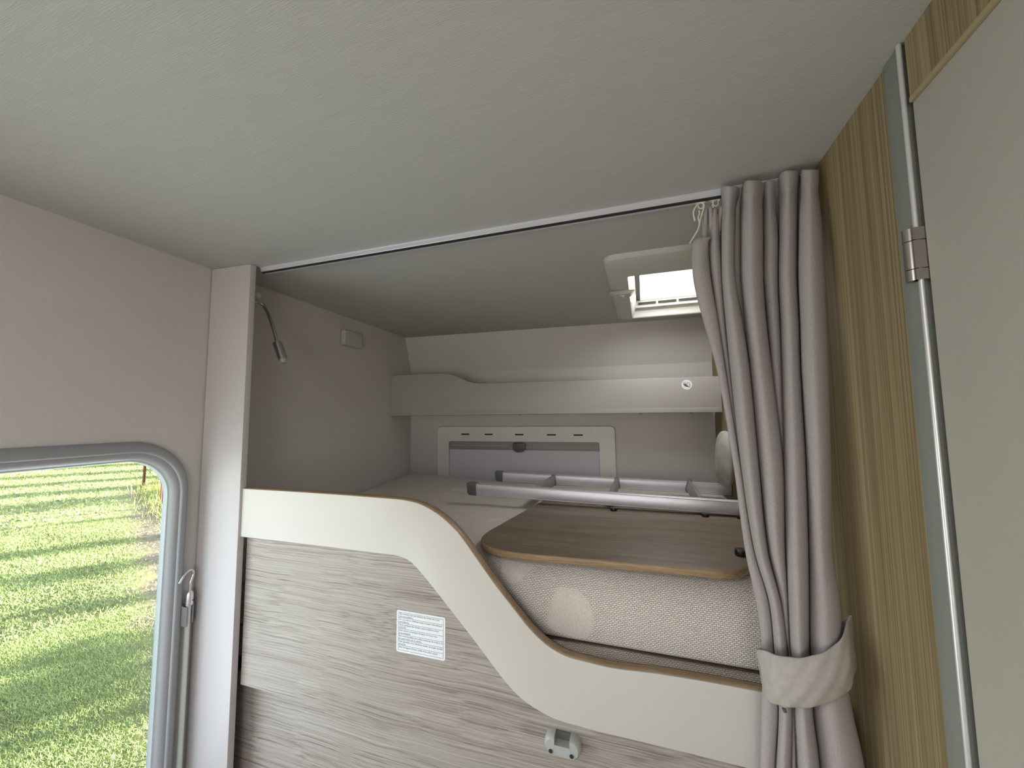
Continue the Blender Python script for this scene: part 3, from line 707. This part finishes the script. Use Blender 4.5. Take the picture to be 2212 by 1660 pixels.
ln(mg, W_-mg, mg, mg+lw); ln(mg, W_-mg, H_-mg-lw, H_-mg); ln(mg, mg+lw, mg, H_-mg); ln(W_-mg-lw, W_-mg, mg, H_-mg)
rowh = (H_-2*mg)/7.0
for k in range(1, 7): ln(mg, W_-mg, H_-mg-rowh*k*1.02, H_-mg-rowh*k*1.02+lw)
fin(bm, 'label_rules', 'ink', lab, mw=MLb)
txt = [('Ne convient pas aux enfants de moins de 6 ans,', 'sans surveillance.'), ('Do not suit to children under 6 years old without', 'surveillance.'), ('Nicht geeignet f\u00fcr Kinder unter 6 Jahren ohne', 'Aufsicht.'),
       ('Non adatto ai bambini di meno di 6 anni non', 'accompagnati.'), ('No recomendable para ni\u00f1os menores de 6 a\u00f1os, sin', 'la supervisi\u00f3n de un adulto.'), ('Niet geschikt voor kinderen onder de 6 jaar zonder', 'toezicht.'), ('Ikke beregnet til b\u00f8rn under 6 \u00e5r uden opsyn.', '')]
ls = []; sz = rowh*.46
for k, (a, b) in enumerate(txt):
    yb = H_-mg-rowh*k*1.02
    ls.append((mg+.003, yb-sz*.92, a, W_-2*mg-.010 if k not in (1, 4, 5) else W_-2*mg-.005))
    if b: ls.append((mg+.003, yb-sz*1.92, b, 0))
textmesh([(a, b, c_, d_) for a, b, c_, d_ in ls], sz, lab, MLb, 'ink')

# ------------------------------------------------------------------ ladder bracket
c0 = PY(1216, 1609, PYY-.012)
MB_ = Matrix(((1, 0, 0, c0.x), (0, 0, -1, PYY+.0005), (0, 1, 0, c0.z), (0, 0, 0, 1)))
br_ = empty('ladder_bracket', (0, 0, 0), MB_); tag(br_, 'grey plastic ladder bracket with a square notch and two screw holes on the side panel', 'bracket')
bm = bmesh.new(); w, h, dp = .045, .0235, .026
# rounded body built as stacked loops with a notch cut by separate blocks
def bodyloop(s, z):
    return rrect(-w*s[0], w*s[0], -h*s[1], h*s[1], min(h*s[1]*.95, .021), 8)
lv = [((1, 1), 0), ((1, 1), dp*.55), ((.965, .93), dp*.82), ((.86, .78), dp), ]
# left and right lobes + front bridge leave a notch at the top centre
def lobe(xa, xb, ya, yb):
    loops = []
    for s, z in lv:
        pts = [(min(max(p[0], xa), xb), min(max(p[1], ya), yb)) for p in bodyloop(s, z)]
        loops.append([bm.verts.new((p[0], p[1], z)) for p in pts])
    for u, v in zip(loops, loops[1:]):
        for i in range(len(u)): bm.faces.new((u[i], u[(i+1) % len(u)], v[(i+1) % len(v)], v[i]))
    bm.faces.new(loops[-1]); bm.faces.new(loops[0][::-1])
lobe(-w, -.0185, -h, h); lobe(.0185, w, -h, h); lobe(-.0187, .0187, -h, .004)
bmesh.ops.dissolve_degenerate(bm, dist=1e-6, edges=bm.edges)
fin(bm, 'bracket_body', 'bracket', br_, mw=MB_, smooth=True, ang=35)
box('notch_back', 'darkgrey', -.0186, .0186, .002, h-.001, .0, .004, br_, mw=MB_)
for sx in (-1, 1):
    bm = bmesh.new(); disc(bm, (sx*.0255-.002, -.0115, dp*.90), .0052, (0, 0, 1), .0030, 20); fin(bm, 'screw_hole', 'darkslot', br_, mw=MB_)
    bm = bmesh.new(); pts = [(.0062, 0), (.0075, .0012), (.0088, 0)]
    tube(bm, [Vector((sx*.0255-.002+.0062*math.cos(2*PI*k/24), -.0115+.0062*math.sin(2*PI*k/24), dp*1.01)) for k in range(25)], .0010, 6, False); fin(bm, 'hole_rim', 'bracket', br_, mw=MB_, smooth=True)

# ------------------------------------------------------------------ curtain rail on the ceiling
bm = bmesh.new(); ya, yb2 = 1.030, 1.058; zr = 1.963
def cprof(y0, y1): return [(y0, H), (y0-.003, H), (y0-.003, H-.003), (y0, H-.004), (y0, zr+.002), (y0+.002, zr), (y0+.011, zr), (y0+.011, zr+.010), (y1-.011, zr+.010), (y1-.011, zr), (y1-.002, zr), (y1, zr+.002), (y1, H)]
prism(bm, [Vector((XP+.001, p[0], min(p[1], H-.0005))) for p in cprof(ya, yb2)], (XR-XP-.003, 0, 0))
cr_ = fin(bm, 'curtain_rail', 'alu2', smooth=True, ang=30); tag(cr_, 'slim white aluminium curtain rail running along the ceiling over the bunk', 'curtain rail')
dl = box('rail_shade_strip', 'darkslot', XP+.002, XR-.003, ya+.0008, ya+.0105, zr-.0028, zr+.0002, cr_); tag(dl, 'thin dark strip for the shade under the rail')  # near-black strip draws the shade line below the rail
box('rail_channel', 'darkslot', XP+.002, XR-.003, ya+.0112, yb2-.0112, zr+.006, zr+.0098, cr_)

# ------------------------------------------------------------------ curtain
curt = empty('curtain', (.27, 1.0, 0)); tag(curt, 'mauve grey curtain gathered at the right end of the bunk and tied with a band', 'curtain')
K = {   # px row: eight folds (left, right)
 0:   [(1512, 1540), (1536, 1554), (1556, 1596), (1594, 1604), (1604, 1646), (1648, 1676), (1680, 1728), (1730, 1772)],
 430: [(1514, 1535), (1536, 1553), (1560, 1590), (1590, 1600), (1600, 1647), (1649, 1675), (1684, 1723), (1728, 1773)],
 520: [(1497, 1530), (1532, 1556), (1559, 1586), (1587, 1600), (1601, 1648), (1650, 1682), (1684, 1722), (1726, 1778)],
 600: [(1497, 1534), (1538, 1560), (1560, 1588), (1588, 1600), (1601, 1648), (1650, 1681), (1683, 1722), (1725, 1783)],
 700: [(1521, 1551), (1553, 1567), (1568, 1605), (1605, 1610), (1610, 1655), (1659, 1686), (1687, 1727), (1729, 1786)],
 800: [(1549, 1566), (1569, 1577), (1578, 1620), (1619, 1622), (1621, 1667), (1668, 1690), (1690, 1730), (1732, 1790)],
 1000: [(1584, 1598), (1597, 1601), (1600, 1639), (1638, 1641), (1640, 1692), (1691, 1695), (1694, 1741), (1743, 1795)],
 1190: [(1610, 1628), (1628, 1631), (1630, 1658), (1658, 1662), (1662, 1696), (1695, 1699), (1698, 1746), (1749, 1799)],
 1300: [(1633, 1660), (1660, 1663), (1662, 1686), (1685, 1688), (1688, 1702), (1701, 1705), (1703, 1747), (1749, 1815)],
 1400: [(1646, 1671), (1670, 1674), (1673, 1701), (1700, 1703), (1701, 1706), (1704, 1708), (1707, 1748), (1750, 1822)],
 1480: [(1647, 1677), (1676, 1680), (1679, 1709), (1708, 1711), (1709, 1714), (1712, 1716), (1715, 1753), (1756, 1832)],
 1540: [(1645, 1681), (1680, 1685), (1683, 1712), (1711, 1714), (1712, 1716), (1714, 1718), (1716, 1755), (1759, 1842)],
 1660: [(1643, 1673), (1673, 1678), (1678, 1708), (1707, 1712), (1710, 1720), (1717, 1723), (1722, 1770), (1773, 1868)],
 1900: [(1640, 1662), (1662, 1671), (1671, 1702), (1700, 1712), (1708, 1724), (1718, 1728), (1727, 1782), (1786, 1895)]}
topY = [512, 462, 402, 414, 389, 386, 368, 366]
rows_k = [0, 430, 520, 600, 700, 800, 1000, 1190, 1300, 1400, 1480, 1540, 1660, 1900]
def ybase(py):      # hanging plane of the cloth: under the rail at the top, over the board lower down
    pts = [(360, 1.030), (700, 1.010), (1000, .98), (1300, .960), (1450, .952), (1540, .952), (1700, .956), (2000, .956)]
    for (a, u), (b, v) in zip(pts, pts[1:]):
        if py <= b: return u+(v-u)*max(0, (py-a)/(b-a))
    return .962
deep = [.006, .018, 0, .022, .0, .012, -.004, -.030]     # how far each fold lies back
dmul = [.35, .7, .95, .3, .95, .8, .95, .75]
NT = 9; NR = 90
def interp(xs, ys, x):
    # monotone cubic-ish (cosine blended Catmull) interpolation
    i = max(j for j in range(len(xs)-1) if xs[j] <= x or j == 0); i = min(i, len(xs)-2)
    h = xs[i+1]-xs[i]; t = (x-xs[i])/h
    m0 = ((ys[i+1]-ys[i-1])/(xs[i+1]-xs[i-1]))*h if i > 0 else ys[1]-ys[0]
    m1 = ((ys[i+2]-ys[i])/(xs[i+2]-xs[i]))*h if i+2 < len(xs) else ys[i+1]-ys[i]
    return (2*t**3-3*t*t+1)*ys[i]+(t**3-2*t*t+t)*m0+(-2*t**3+3*t*t)*ys[i+1]+(t**3-t*t)*m1
bm = bmesh.new(); grid = []
for r in range(NR+1):
    s = r/NR; row = []
    for f in range(8):
        y0 = topY[f]; py = y0+(1900-y0)*(s**1.15)
        xs = [y0-1 if k == 0 else k for k in rows_k]
        kk = [(x, k) for x, k in zip(xs, rows_k) if k == 0 or x > y0+4]
        ax = [x for x, _ in kk]
        L0 = interp(ax, [K[k][f][0] for _, k in kk], py); R0 = interp(ax, [K[k][f][1] for _, k in kk], py)
        if R0 < L0+1.5: c_ = (L0+R0)/2; L0, R0 = c_-.75, c_+.75
        wpx = R0-L0; yb0 = ybase(py)+deep[f]*(min(1, max(0, (1250-py)/450)) if f == 7 else 1)
        wm = wpx*(1.0/900)          # rough metres
        tie = math.exp(-((py-1470)/70)**2)
        dd = min(dmul[f]*wm*1.1, .048)
        pinch = 1-.25*math.exp(-((py-y0-55)/25)**2)     # heading tape pinches the pleats
        for k in range(NT):
            th = PI*k/(NT-1); q = -math.cos(th)
            cx_ = (L0+R0)/2; px = cx_+wpx/2*(.55*q+.45*math.copysign(abs(q)**1.6, q))*(pinch if 0 < k < NT-1 else 1)
            yy = yb0-dd*math.sin(th)**.8
            v = PY(px, py, yy); v.z = min(v.z, 1.9725); v.x = min(v.x, XR-.003)
            row.append(v)
        if f < 7:
            n0 = topY[f+1]+(1900-topY[f+1])*(s**1.15)
            row.append(PY(R0+1, (py+n0)/2, max(ybase(py)+max(deep[f], deep[f+1]), yb0)+.022))
            row[-1].z = min(row[-1].z, 1.9725); row[-1].x = min(row[-1].x, XR-.006)
        for v in row:
            if v.z > 1.955: v.y = min(v.y, 1.0275)
    grid.append([bm.verts.new(p) for p in row])
for a, b in zip(grid, grid[1:]):
    for i in range(len(a)-1): bm.faces.new((a[i], a[i+1], b[i+1], b[i]))
# turn the hem right down to the floor area
me = bpy.data.meshes.new('curtain_cloth'); bmesh.ops.recalc_face_normals(bm, faces=bm.faces); bm.to_mesh(me); bm.free()
for p in me.polygons: p.use_smooth = True
cl = link('curtain_cloth', me, 'curtain', curt)
md = cl.modifiers.new('s', 'SOLIDIFY'); md.thickness = .0022; md.offset = 0
md = cl.modifiers.new('u', 'SUBSURF'); md.levels = 1; md.render_levels = 1
# crumpled heading behind the first pleat
bm = bmesh.new(); NU = 24
pts_t = [(1516, 470, 1.03), (1528, 452, 1.035), (1538, 448, 1.02), (1549, 452, 1.03), (1562, 442, 1.02), (1570, 428, 1.01)]
pts_b = [(1523, 560, 1.03), (1532, 540, 1.05), (1545, 500, 1.025), (1553, 520, 1.045), (1562, 500, 1.03), (1572, 520, 1.02)]
T_ = smoothpath([PY(*p) for p in pts_t], 5); B_ = smoothpath([PY(*p) for p in pts_b], 5)
gr = []
for j in range(9):
    t = j/8; gr.append([bm.verts.new(a.lerp(b, t)+Vector((0, .006*math.sin(i*1.3+t*4), 0))) for i, (a, b) in enumerate(zip(T_, B_))])
for a, b in zip(gr, gr[1:]):
    for i in range(len(a)-1): bm.faces.new((a[i], a[i+1], b[i+1], b[i]))
hd = fin(bm, 'heading_tape', 'curtain', curt, smooth=True, ang=180); md = hd.modifiers.new('s', 'SOLIDIFY'); md.thickness = .002
# tie band: closed loop, wider at the front
bm = bmesh.new()
tpx = [(1634, 1404), (1650, 1404), (1668, 1412), (1700, 1419), (1735, 1420), (1770, 1412), (1800, 1396), (1822, 1370), (1829, 1340)]
bpx = [(1651, 1500), (1660, 1515), (1678, 1524), (1705, 1529), (1740, 1530), (1775, 1524), (1812, 1508), (1836, 1489), (1842, 1465)]
dep = [.935, .915, .899, .891, .888, .890, .900, .918, .950]
Tf = [PY(a, b, d_) for (a, b), d_ in zip(tpx, dep)]; Bf = [PY(a, b, d_-.002) for (a, b), d_ in zip(bpx, dep)]
for q in (Tf[-1], Bf[-1], Tf[-2], Bf[-2]): q.x = min(q.x, XR-.004)
Tb = [Vector((XR-.012, .984, Tf[-1].z-.006)), Vector((.30, .990, .97)), Vector((.245, .986, .935)), Vector((Tf[0].x+.014, .965, Tf[0].z-.01))]
Bb = [Vector((XR-.012, .984, Bf[-1].z+.004)), Vector((.30, .990, .88)), Vector((.245, .986, .86)), Vector((Bf[0].x+.010, .965, Bf[0].z+.01))]
Tl = smoothpath(Tf+Tb+[Tf[0]], 5); Bl = smoothpath(Bf+Bb+[Bf[0]], 5)
gr = []
for j in range(11):
    t = j/10; bulge = .010*math.sin(PI*t)
    row = []
    for i, (a, b) in enumerate(zip(Tl, Bl)):
        p = a.lerp(b, t); p.y -= bulge if i < 42 else -bulge*.2
        p.y += .0012*math.sin(i*.9+j*1.1)
        p.x = min(p.x, XR-.003)
        row.append(bm.verts.new(p))
    gr.append(row)
for a, b in zip(gr, gr[1:]):
    for i in range(len(a)-1): bm.faces.new((a[i], a[i+1], b[i+1], b[i]))
tie_ = fin(bm, 'tie_band', 'band', curt, smooth=True, ang=180); md = tie_.modifiers.new('s', 'SOLIDIFY'); md.thickness = .0035; md.offset = 0
md = tie_.modifiers.new('u', 'SUBSURF'); md.levels = 1; md.render_levels = 1; tag(tie_, 'wide beige grey cloth band')
bm = bmesh.new(); c = PY(1693, 1531, .918); tube(bm, [c, c+Vector((.002, 0, -.006))], .0032, 8); fin(bm, 'tie_button', 'darkgrey', curt, smooth=True)
# gliders and hooks
def glider(px, py, swing):
    c = PY(px, py, 1.044); c.z = zr-.003
    bm = bmesh.new(); tube(bm, smoothpath([c+Vector((-.010, 0, -.003)), c+Vector((-.004, 0, .002)), c+Vector((.005, 0, .002)), c+Vector((.010, 0, -.003))], 4), .0034, 8)
    tube(bm, smoothpath([c+Vector((-.005, 0, 0)), c+Vector((-.006, -.003, -.012)), c+Vector((0, -.004, -.018)), c+Vector((.005, -.003, -.012)), c+Vector((.005, 0, -.001))], 5), .0017, 8)
    fin(bm, 'glider', 'hook', curt, smooth=True)
    return c
c = glider(1513, 430, 1)
bm = bmesh.new()
Q = lambda a, b: PY(a, b, 1.04)
tube(bm, smoothpath([Q(1501.5, 478), Q(1498, 463), Q(1500, 452), Q(1508, 441), Q(1516, 438), Q(1521, 444), Q(1518, 458), Q(1513, 475), Q(1510, 490), Q(1506, 500), Q(1498, 513), Q(1490, 526)], 5), [.0021]*56, 8)
tube(bm, smoothpath([Q(1511, 482), Q(1508.5, 470), Q(1511, 462), Q(1510, 455)], 4), .0018, 8)
fin(bm, 'curtain_hook', 'hook', curt, smooth=True)
c = glider(1545, 424, 1)
bm = bmesh.new(); tube(bm, smoothpath([Q(1547, 432), Q(1541, 436), Q(1540, 448), Q(1541, 460)], 5), .0019, 8); fin(bm, 'curtain_hook', 'hook', curt, smooth=True)

# ------------------------------------------------------------------ reading lamp behind the post
lamp = empty('reading_lamp', wl(1.10, 1.89)); tag(lamp, 'chrome gooseneck reading lamp with a cylinder head fixed behind the post', 'reading lamp')
YL = 1.13
Ql = lambda a, b, y=YL: PY(a, b, y)
bm = bmesh.new(); b0 = wl(1.14, 1.905)
disc(bm, b0, .026, NW, .022, 24); fin(bm, 'wall_base', 'whitepl', lamp, smooth=True, bevel=.004)
bm = bmesh.new(); tube(bm, smoothpath([b0+NW*.02, Ql(548, 652, 1.09), Ql(558, 652, 1.11), Ql(571, 663), Ql(582, 685), Ql(591, 712), Ql(600, 744)], 8), .0064, 14); gn = fin(bm, 'gooseneck', 'chrome', lamp, smooth=True)
a_, b_ = Ql(598.5, 741), Ql(611.5, 777); ax = (b_-a_).normalized()
bm = bmesh.new(); tube(bm, [a_, a_+ax*.0015, b_-ax*.001, b_], [.0145, .0165, .0165, .0155], 24); fin(bm, 'lamp_head', 'chrome', lamp, smooth=True, ang=30)
bm = bmesh.new(); tube(bm, [b_-ax*.001, b_+ax*.012, b_+ax*.016], [.0125, .012, .009], 20); dfz = fin(bm, 'diffuser', mat('frosted_tip', (.62, .58, .50), .3, Transmission_Weight=.5), lamp, smooth=True); dfz['label'] = 'frosted clear tip'

kc = PY(556, 637, 1.10); bm = bmesh.new(); bmesh.ops.create_uvsphere(bm, u_segments=20, v_segments=12, radius=.013); bmesh.ops.translate(bm, verts=bm.verts, vec=kc)
kn = fin(bm, 'switch_knob', 'whitepl', lamp, smooth=True, ang=180); tag(kn, 'pale switch knob')
# ------------------------------------------------------------------ sensor on the bunk's end wall
u0, u1 = PL(733, 740).x, PL(776, 740).x; za = PL(733, 711).y; zb3 = PL(733, 745).y
sen = box('door_sensor', 'sensor', u0+.005, u1-.012, zb3+.001, za-.002, .0005, .030, None, .007, ML, 3)
tag(sen, 'small white plastic sensor box high on the end wall of the bunk', 'sensor')
# seam of the wall covering
u_ = PL(684, 900).x
t3 = box('trim_3', 'wall', u_-.0012, u_+.0012, 1.03, 1.93, 0, .0006, None, 0, ML); t3['kind'] = 'structure'

# ------------------------------------------------------------------ hooked pole clipped beside the window
pole = empty('hook_pole', wl(1.03, 0)); tag(pole, 'white hooked pole clipped upright to the wall between window and post', 'pole')
NP = .022
def QL(px, py, n=NP): return P(px, py, NW, (OW+NW*n).dot(NW))
pa = QL(412, 1300); pu = toML(pa).x; ptop = toML(QL(414, 1275)).y
x_ = toML(QL(404, 1600)).x; pu = PL(407, 1330, .022).x
def pl_(du, z, n=NP): return wl(pu+du, z, n)
z_hook = toML(QL(411, 1217)).y
bm = bmesh.new(); w_ = .0075
prism(bm, [pl_(-w_, .10), pl_(-w_*.3, .10, NP+.006), pl_(w_*.3, .10, NP+.006), pl_(w_, .10), pl_(w_, .10, NP-.006), pl_(-w_, .10, NP-.006)], (0, 0, ptop-.03-.10)); rod = fin(bm, 'pole_shaft', mat('pole_white', (.55, .58, .56), .35), pole, bevel=.0012)
bm = bmesh.new(); tube(bm, [pl_(0, ptop-.045), pl_(0, ptop-.012), pl_(0, ptop-.004), pl_(0, ptop)], [.0115, .0115, .0095, .006], 16); fin(bm, 'ferrule', 'silver', pole, smooth=True)
bm = bmesh.new(); disc(bm, pl_(.003, ptop-.030, NP+.010), .0016, NW, .003, 10); fin(bm, 'rivet', 'darkslot', pole)
hk = [(0, -.004), (.0, .012), (.001, .028), (.005, .040), (.0085, .052), (.005, .063), (-.003, .068), (-.013, .065), (-.024, .054), (-.031, .042), (-.034, .036)]
bm = bmesh.new(); tube(bm, smoothpath([pl_(a, ptop+b) for a, b in hk], 6), .0042, 12); fin(bm, 'hook', 'silver', pole, smooth=True)
bm = bmesh.new(); prism(bm, [pl_(-.020, ptop-.105, .001), pl_(-.020, ptop-.105, .020), pl_(-.010, ptop-.112, .030), pl_(-.0085, ptop-.112, .014), pl_(.0085, ptop-.112, .014), pl_(.011, ptop-.105, .028), pl_(.018, ptop-.105, .020), pl_(.018, ptop-.105, .001)], (0, 0, .062)); c_ = fin(bm, 'wall_clip', 'frame', pole, bevel=.001); tag(c_, 'grey plastic wall clip')

# ------------------------------------------------------------------ outside
ZG = -.6
bm = bmesh.new(); bmesh.ops.create_grid(bm, x_segments=2, y_segments=2, size=120); bmesh.ops.translate(bm, verts=bm.verts, vec=(0, 0, ZG))
fin(bm, 'ground', 'lawn').__setitem__('kind', 'structure')
rng = np.random.default_rng(3)
V = []; Fc = []
def blades(n, r0, r1, h, w):
    global V, Fc
    a = rng.uniform(math.radians(14), math.radians(38), n); r = np.sqrt(rng.uniform(r0*r0, r1*r1, n))
    x = -r*np.cos(a)-.0; y = r*np.sin(a)
    ok = ((y+.5*x+rng.normal(0, .15, n)) < .22) | (x < -15) | (rng.random(n) < .06); x, y = x[ok], y[ok]; n = len(x)
    th = rng.uniform(0, 2*PI, n); hh = h*rng.uniform(.4, 1.1, n); lx = rng.normal(0, .6, n)*hh; ly = rng.normal(0, .6, n)*hh
    b = len(V) and sum(len(q) for q in V)
    p = np.stack([np.stack([x-w*np.cos(th), y-w*np.sin(th), np.full(n, ZG)], 1), np.stack([x+w*np.cos(th), y+w*np.sin(th), np.full(n, ZG)], 1), np.stack([x+lx, y+ly, ZG+hh], 1)], 1).reshape(-1, 3)
    V.append(p)
blades(110000, 2.9, 6, .024, .0028); blades(70000, 6, 12, .035, .006); blades(30000, 12, 28, .05, .014)
Va = np.concatenate(V).astype(np.float32); nt_ = len(Va)//3
me = bpy.data.meshes.new('grass'); me.vertices.add(len(Va)); me.vertices.foreach_set('co', Va.ravel())
me.loops.add(nt_*3); me.loops.foreach_set('vertex_index', np.arange(nt_*3, dtype=np.int32))
me.polygons.add(nt_); me.polygons.foreach_set('loop_start', np.arange(0, nt_*3, 3, dtype=np.int32)); me.update(calc_edges=True); me.validate()
go = link('grass', me, 'blade'); tag(go, 'short sunlit grass growing on the lawn outside the window', 'grass', kind='stuff')
# rusty fence posts, wire and weeds
base = PZ(310, 1053, ZG), PZ(349, 1096, ZG)
for i, (b, hh, lb) in enumerate(((base[0], 1.5, 'thin rusty fence post farther out on the lawn'), (base[1], 1.5, 'thin rusty fence post nearer the window edge'))):
    bm = bmesh.new(); bx(bm, b.x-.012, b.x+.012, b.y-.035, b.y+.035, ZG-.02, ZG+hh); bx(bm, b.x-.035, b.x+.012, b.y-.008, b.y+.008, ZG-.02, ZG+hh)
    tag(fin(bm, 'fence_post', 'rust'), lb, 'fence post', 'rusty fence posts on the lawn')
dv = (base[1]-base[0])
for hz_, lb in ((.55, 'lower thin fence wire strung between the rusty posts'), (1.05, 'upper thin fence wire strung between the rusty posts')):
    bm = bmesh.new(); tube(bm, [base[0]+Vector((.065, .0, hz_)), base[0]+dv*.5+Vector((.065, 0, hz_-.03)), base[1]+Vector((.065, 0, hz_)), base[1]+dv*.8+Vector((.065, 0, hz_-.02))], .006, 6)
    tag(fin(bm, 'fence_wire', 'rust', smooth=True), lb, 'wire')
bm = bmesh.new()
for k in range(7000):
    t = random.uniform(-.05, 1.5); c = base[0]+dv*t+Vector((random.gauss(.15, .3), random.gauss(.3, .3), 0)); c.z = ZG
    hh = random.uniform(.04, .22)*(1.5 if random.random() < .06 else .7); w = random.uniform(.003, .007); a = random.uniform(0, PI)
    d_ = Vector((math.cos(a)*w, math.sin(a)*w, 0)); ln_ = Vector((random.gauss(0, .4)*hh, random.gauss(0, .4)*hh, hh))
    bm.faces.new([bm.verts.new(c-d_), bm.verts.new(c+d_), bm.verts.new(c+ln_+d_*.4), bm.verts.new(c+ln_*1.0-d_*.4)])
me = bpy.data.meshes.new('weeds'); bm.to_mesh(me); bm.free(); we = link('weeds', me, 'weed'); tag(we, 'yellow green weeds growing along the foot of the fence posts', 'weeds', kind='stuff')
# trees standing behind the vehicle, whose long evening shadows cross the lawn
SA = math.radians(40.3); SD = Vector((math.sin(SA), math.cos(SA), 0)); PD = Vector((SD.y, -SD.x, 0)); SE = math.radians(13)
def tree(dist, side, th, r, dens):
    """tall columnar tree: trunk and a narrow crown of leaf clumps"""
    b = SD*dist+PD*side; root = empty('tree', (b.x, b.y, ZG)); tag(root, 'tall columnar tree standing in the field behind the vehicle', 'tree', 'trees behind the vehicle')
    bm = bmesh.new(); tube(bm, [Vector((b.x, b.y, ZG-.1)), Vector((b.x+.02, b.y, ZG+th*.4)), Vector((b.x-.02, b.y+.02, ZG+th*.9))], [.12, .09, .03], 10); fin(bm, 'trunk', 'bark', root, smooth=True)
    bm = bmesh.new()
    for k in range(int(dens*th*r*2)):
        z = random.uniform(.5, th); a = random.uniform(0, 2*PI); q_ = r*math.sqrt(random.random())*(1 if z < th*.7 else (th-z)/(th*.3)*.8+.2)
        c = Vector((b.x+q_*math.cos(a), b.y+q_*math.sin(a), ZG+z)); s_ = random.uniform(.08, .2)
        q = Matrix.Rotation(random.uniform(0, 6), 3, Vector((random.random(), random.random(), random.random()+.1)))
        bm.faces.new([bm.verts.new(c+q@Vector(p)*s_) for p in ((-1, 0, 0), (0, -.5, 0), (1, 0, 0), (0, .5, 0))])
    fin(bm, 'crown', 'leaf', root)

# ------------------------------------------------------------------ lights
w = bpy.data.worlds.new('sky'); bpy.context.scene.world = w; w.use_nodes = True
bg = w.node_tree.nodes['Background']
sky = w.node_tree.nodes.new('ShaderNodeTexSky'); sky.sky_type = 'NISHITA'; sky.sun_disc = False; sky.sun_elevation = SE; sky.sun_rotation = SA; sky.air_density = 1.0; sky.dust_density = 2.0
mxs = w.node_tree.nodes.new('ShaderNodeMix'); mxs.data_type = 'RGBA'; mxs.inputs[0].default_value = .55; mxs.inputs[7].default_value = (.62, .66, .72, 1)
w.node_tree.links.new(sky.outputs[0], mxs.inputs[6]); w.node_tree.links.new(mxs.outputs[2], bg.inputs[0]); bg.inputs[1].default_value = 1.15
sun = bpy.data.lights.new('sun', 'SUN'); sun.energy = 32; sun.angle = math.radians(.6); sun.color = (1, .90, .70)
so = bpy.data.objects.new('sun', sun); col.objects.link(so)
dirv = -(SD*math.cos(SE)+Vector((0, 0, math.sin(SE)))); so.rotation_euler = dirv.to_track_quat('-Z', 'Y').to_euler()
def area(name, loc, tgt, sx, sy, e, c):
    l = bpy.data.lights.new(name, 'AREA'); l.shape = 'RECTANGLE'; l.size = sx; l.size_y = sy; l.energy = e; l.color = c
    o = bpy.data.objects.new(name, l); col.objects.link(o); o.location = loc; o.rotation_euler = (Vector(tgt)-Vector(loc)).to_track_quat('-Z', 'Y').to_euler(); return o
# daylight entering at the windows, plus an added fill at the side
wc = wl(.38, .75, -.06)
area('daylight_left_window', wl(.38, .75, -.045), wl(.38, .78, 1), 1.0, 1.1, 11, (.86, .92, 1))
area('daylight_front_window', (-.52, YB+.06, 1.23), (-.52, 0, 1.2), 1.4, .9, 6.5, (1, .96, .965))
area('added_side_fill', (XR-.05, -1.55, 1.15), (-1.2, 1.0, 1.2), 1.0, .8, 14, (1, .945, .955))  # added fill for the left wall, post and bunk end wall
area('daylight_skylight', (-.5, -.65, 1.962), (-.5, -.65, 0), .46, .46, 8.5, (.98, .95, 1))
area('daylight_hatch', (.14, 1.80, 2.028), (.14, 1.80, 0), .28, .55, 3.3, (1, 1, .98))

TR = ((15, 4.55, 6, .85, 130), (16, 6.3, 7, .5, 40), (18, 7.65, 8, .42, 110), (19, 9.15, 8, .3, 200), (22, 14.0, 9, .9, 150), (21, 16.3, 9, .5, 200), (20, 18.7, 9.5, .45, 200), (23, 21.4, 10, .6, 200), (22, 24.6, 10, .7, 200), (19, 11.4, 8, .08, 300))
for ds, sd, th, r, dn in TR:
    tree(ds, -sd, th, r, dn)

# ------------------------------------------------------------------ view
sc = bpy.context.scene
sc.view_settings.view_transform = 'Standard'; sc.view_settings.look = 'None'; sc.view_settings.exposure = 0; sc.view_settings.gamma = 1; sc.view_settings.use_curve_mapping = False
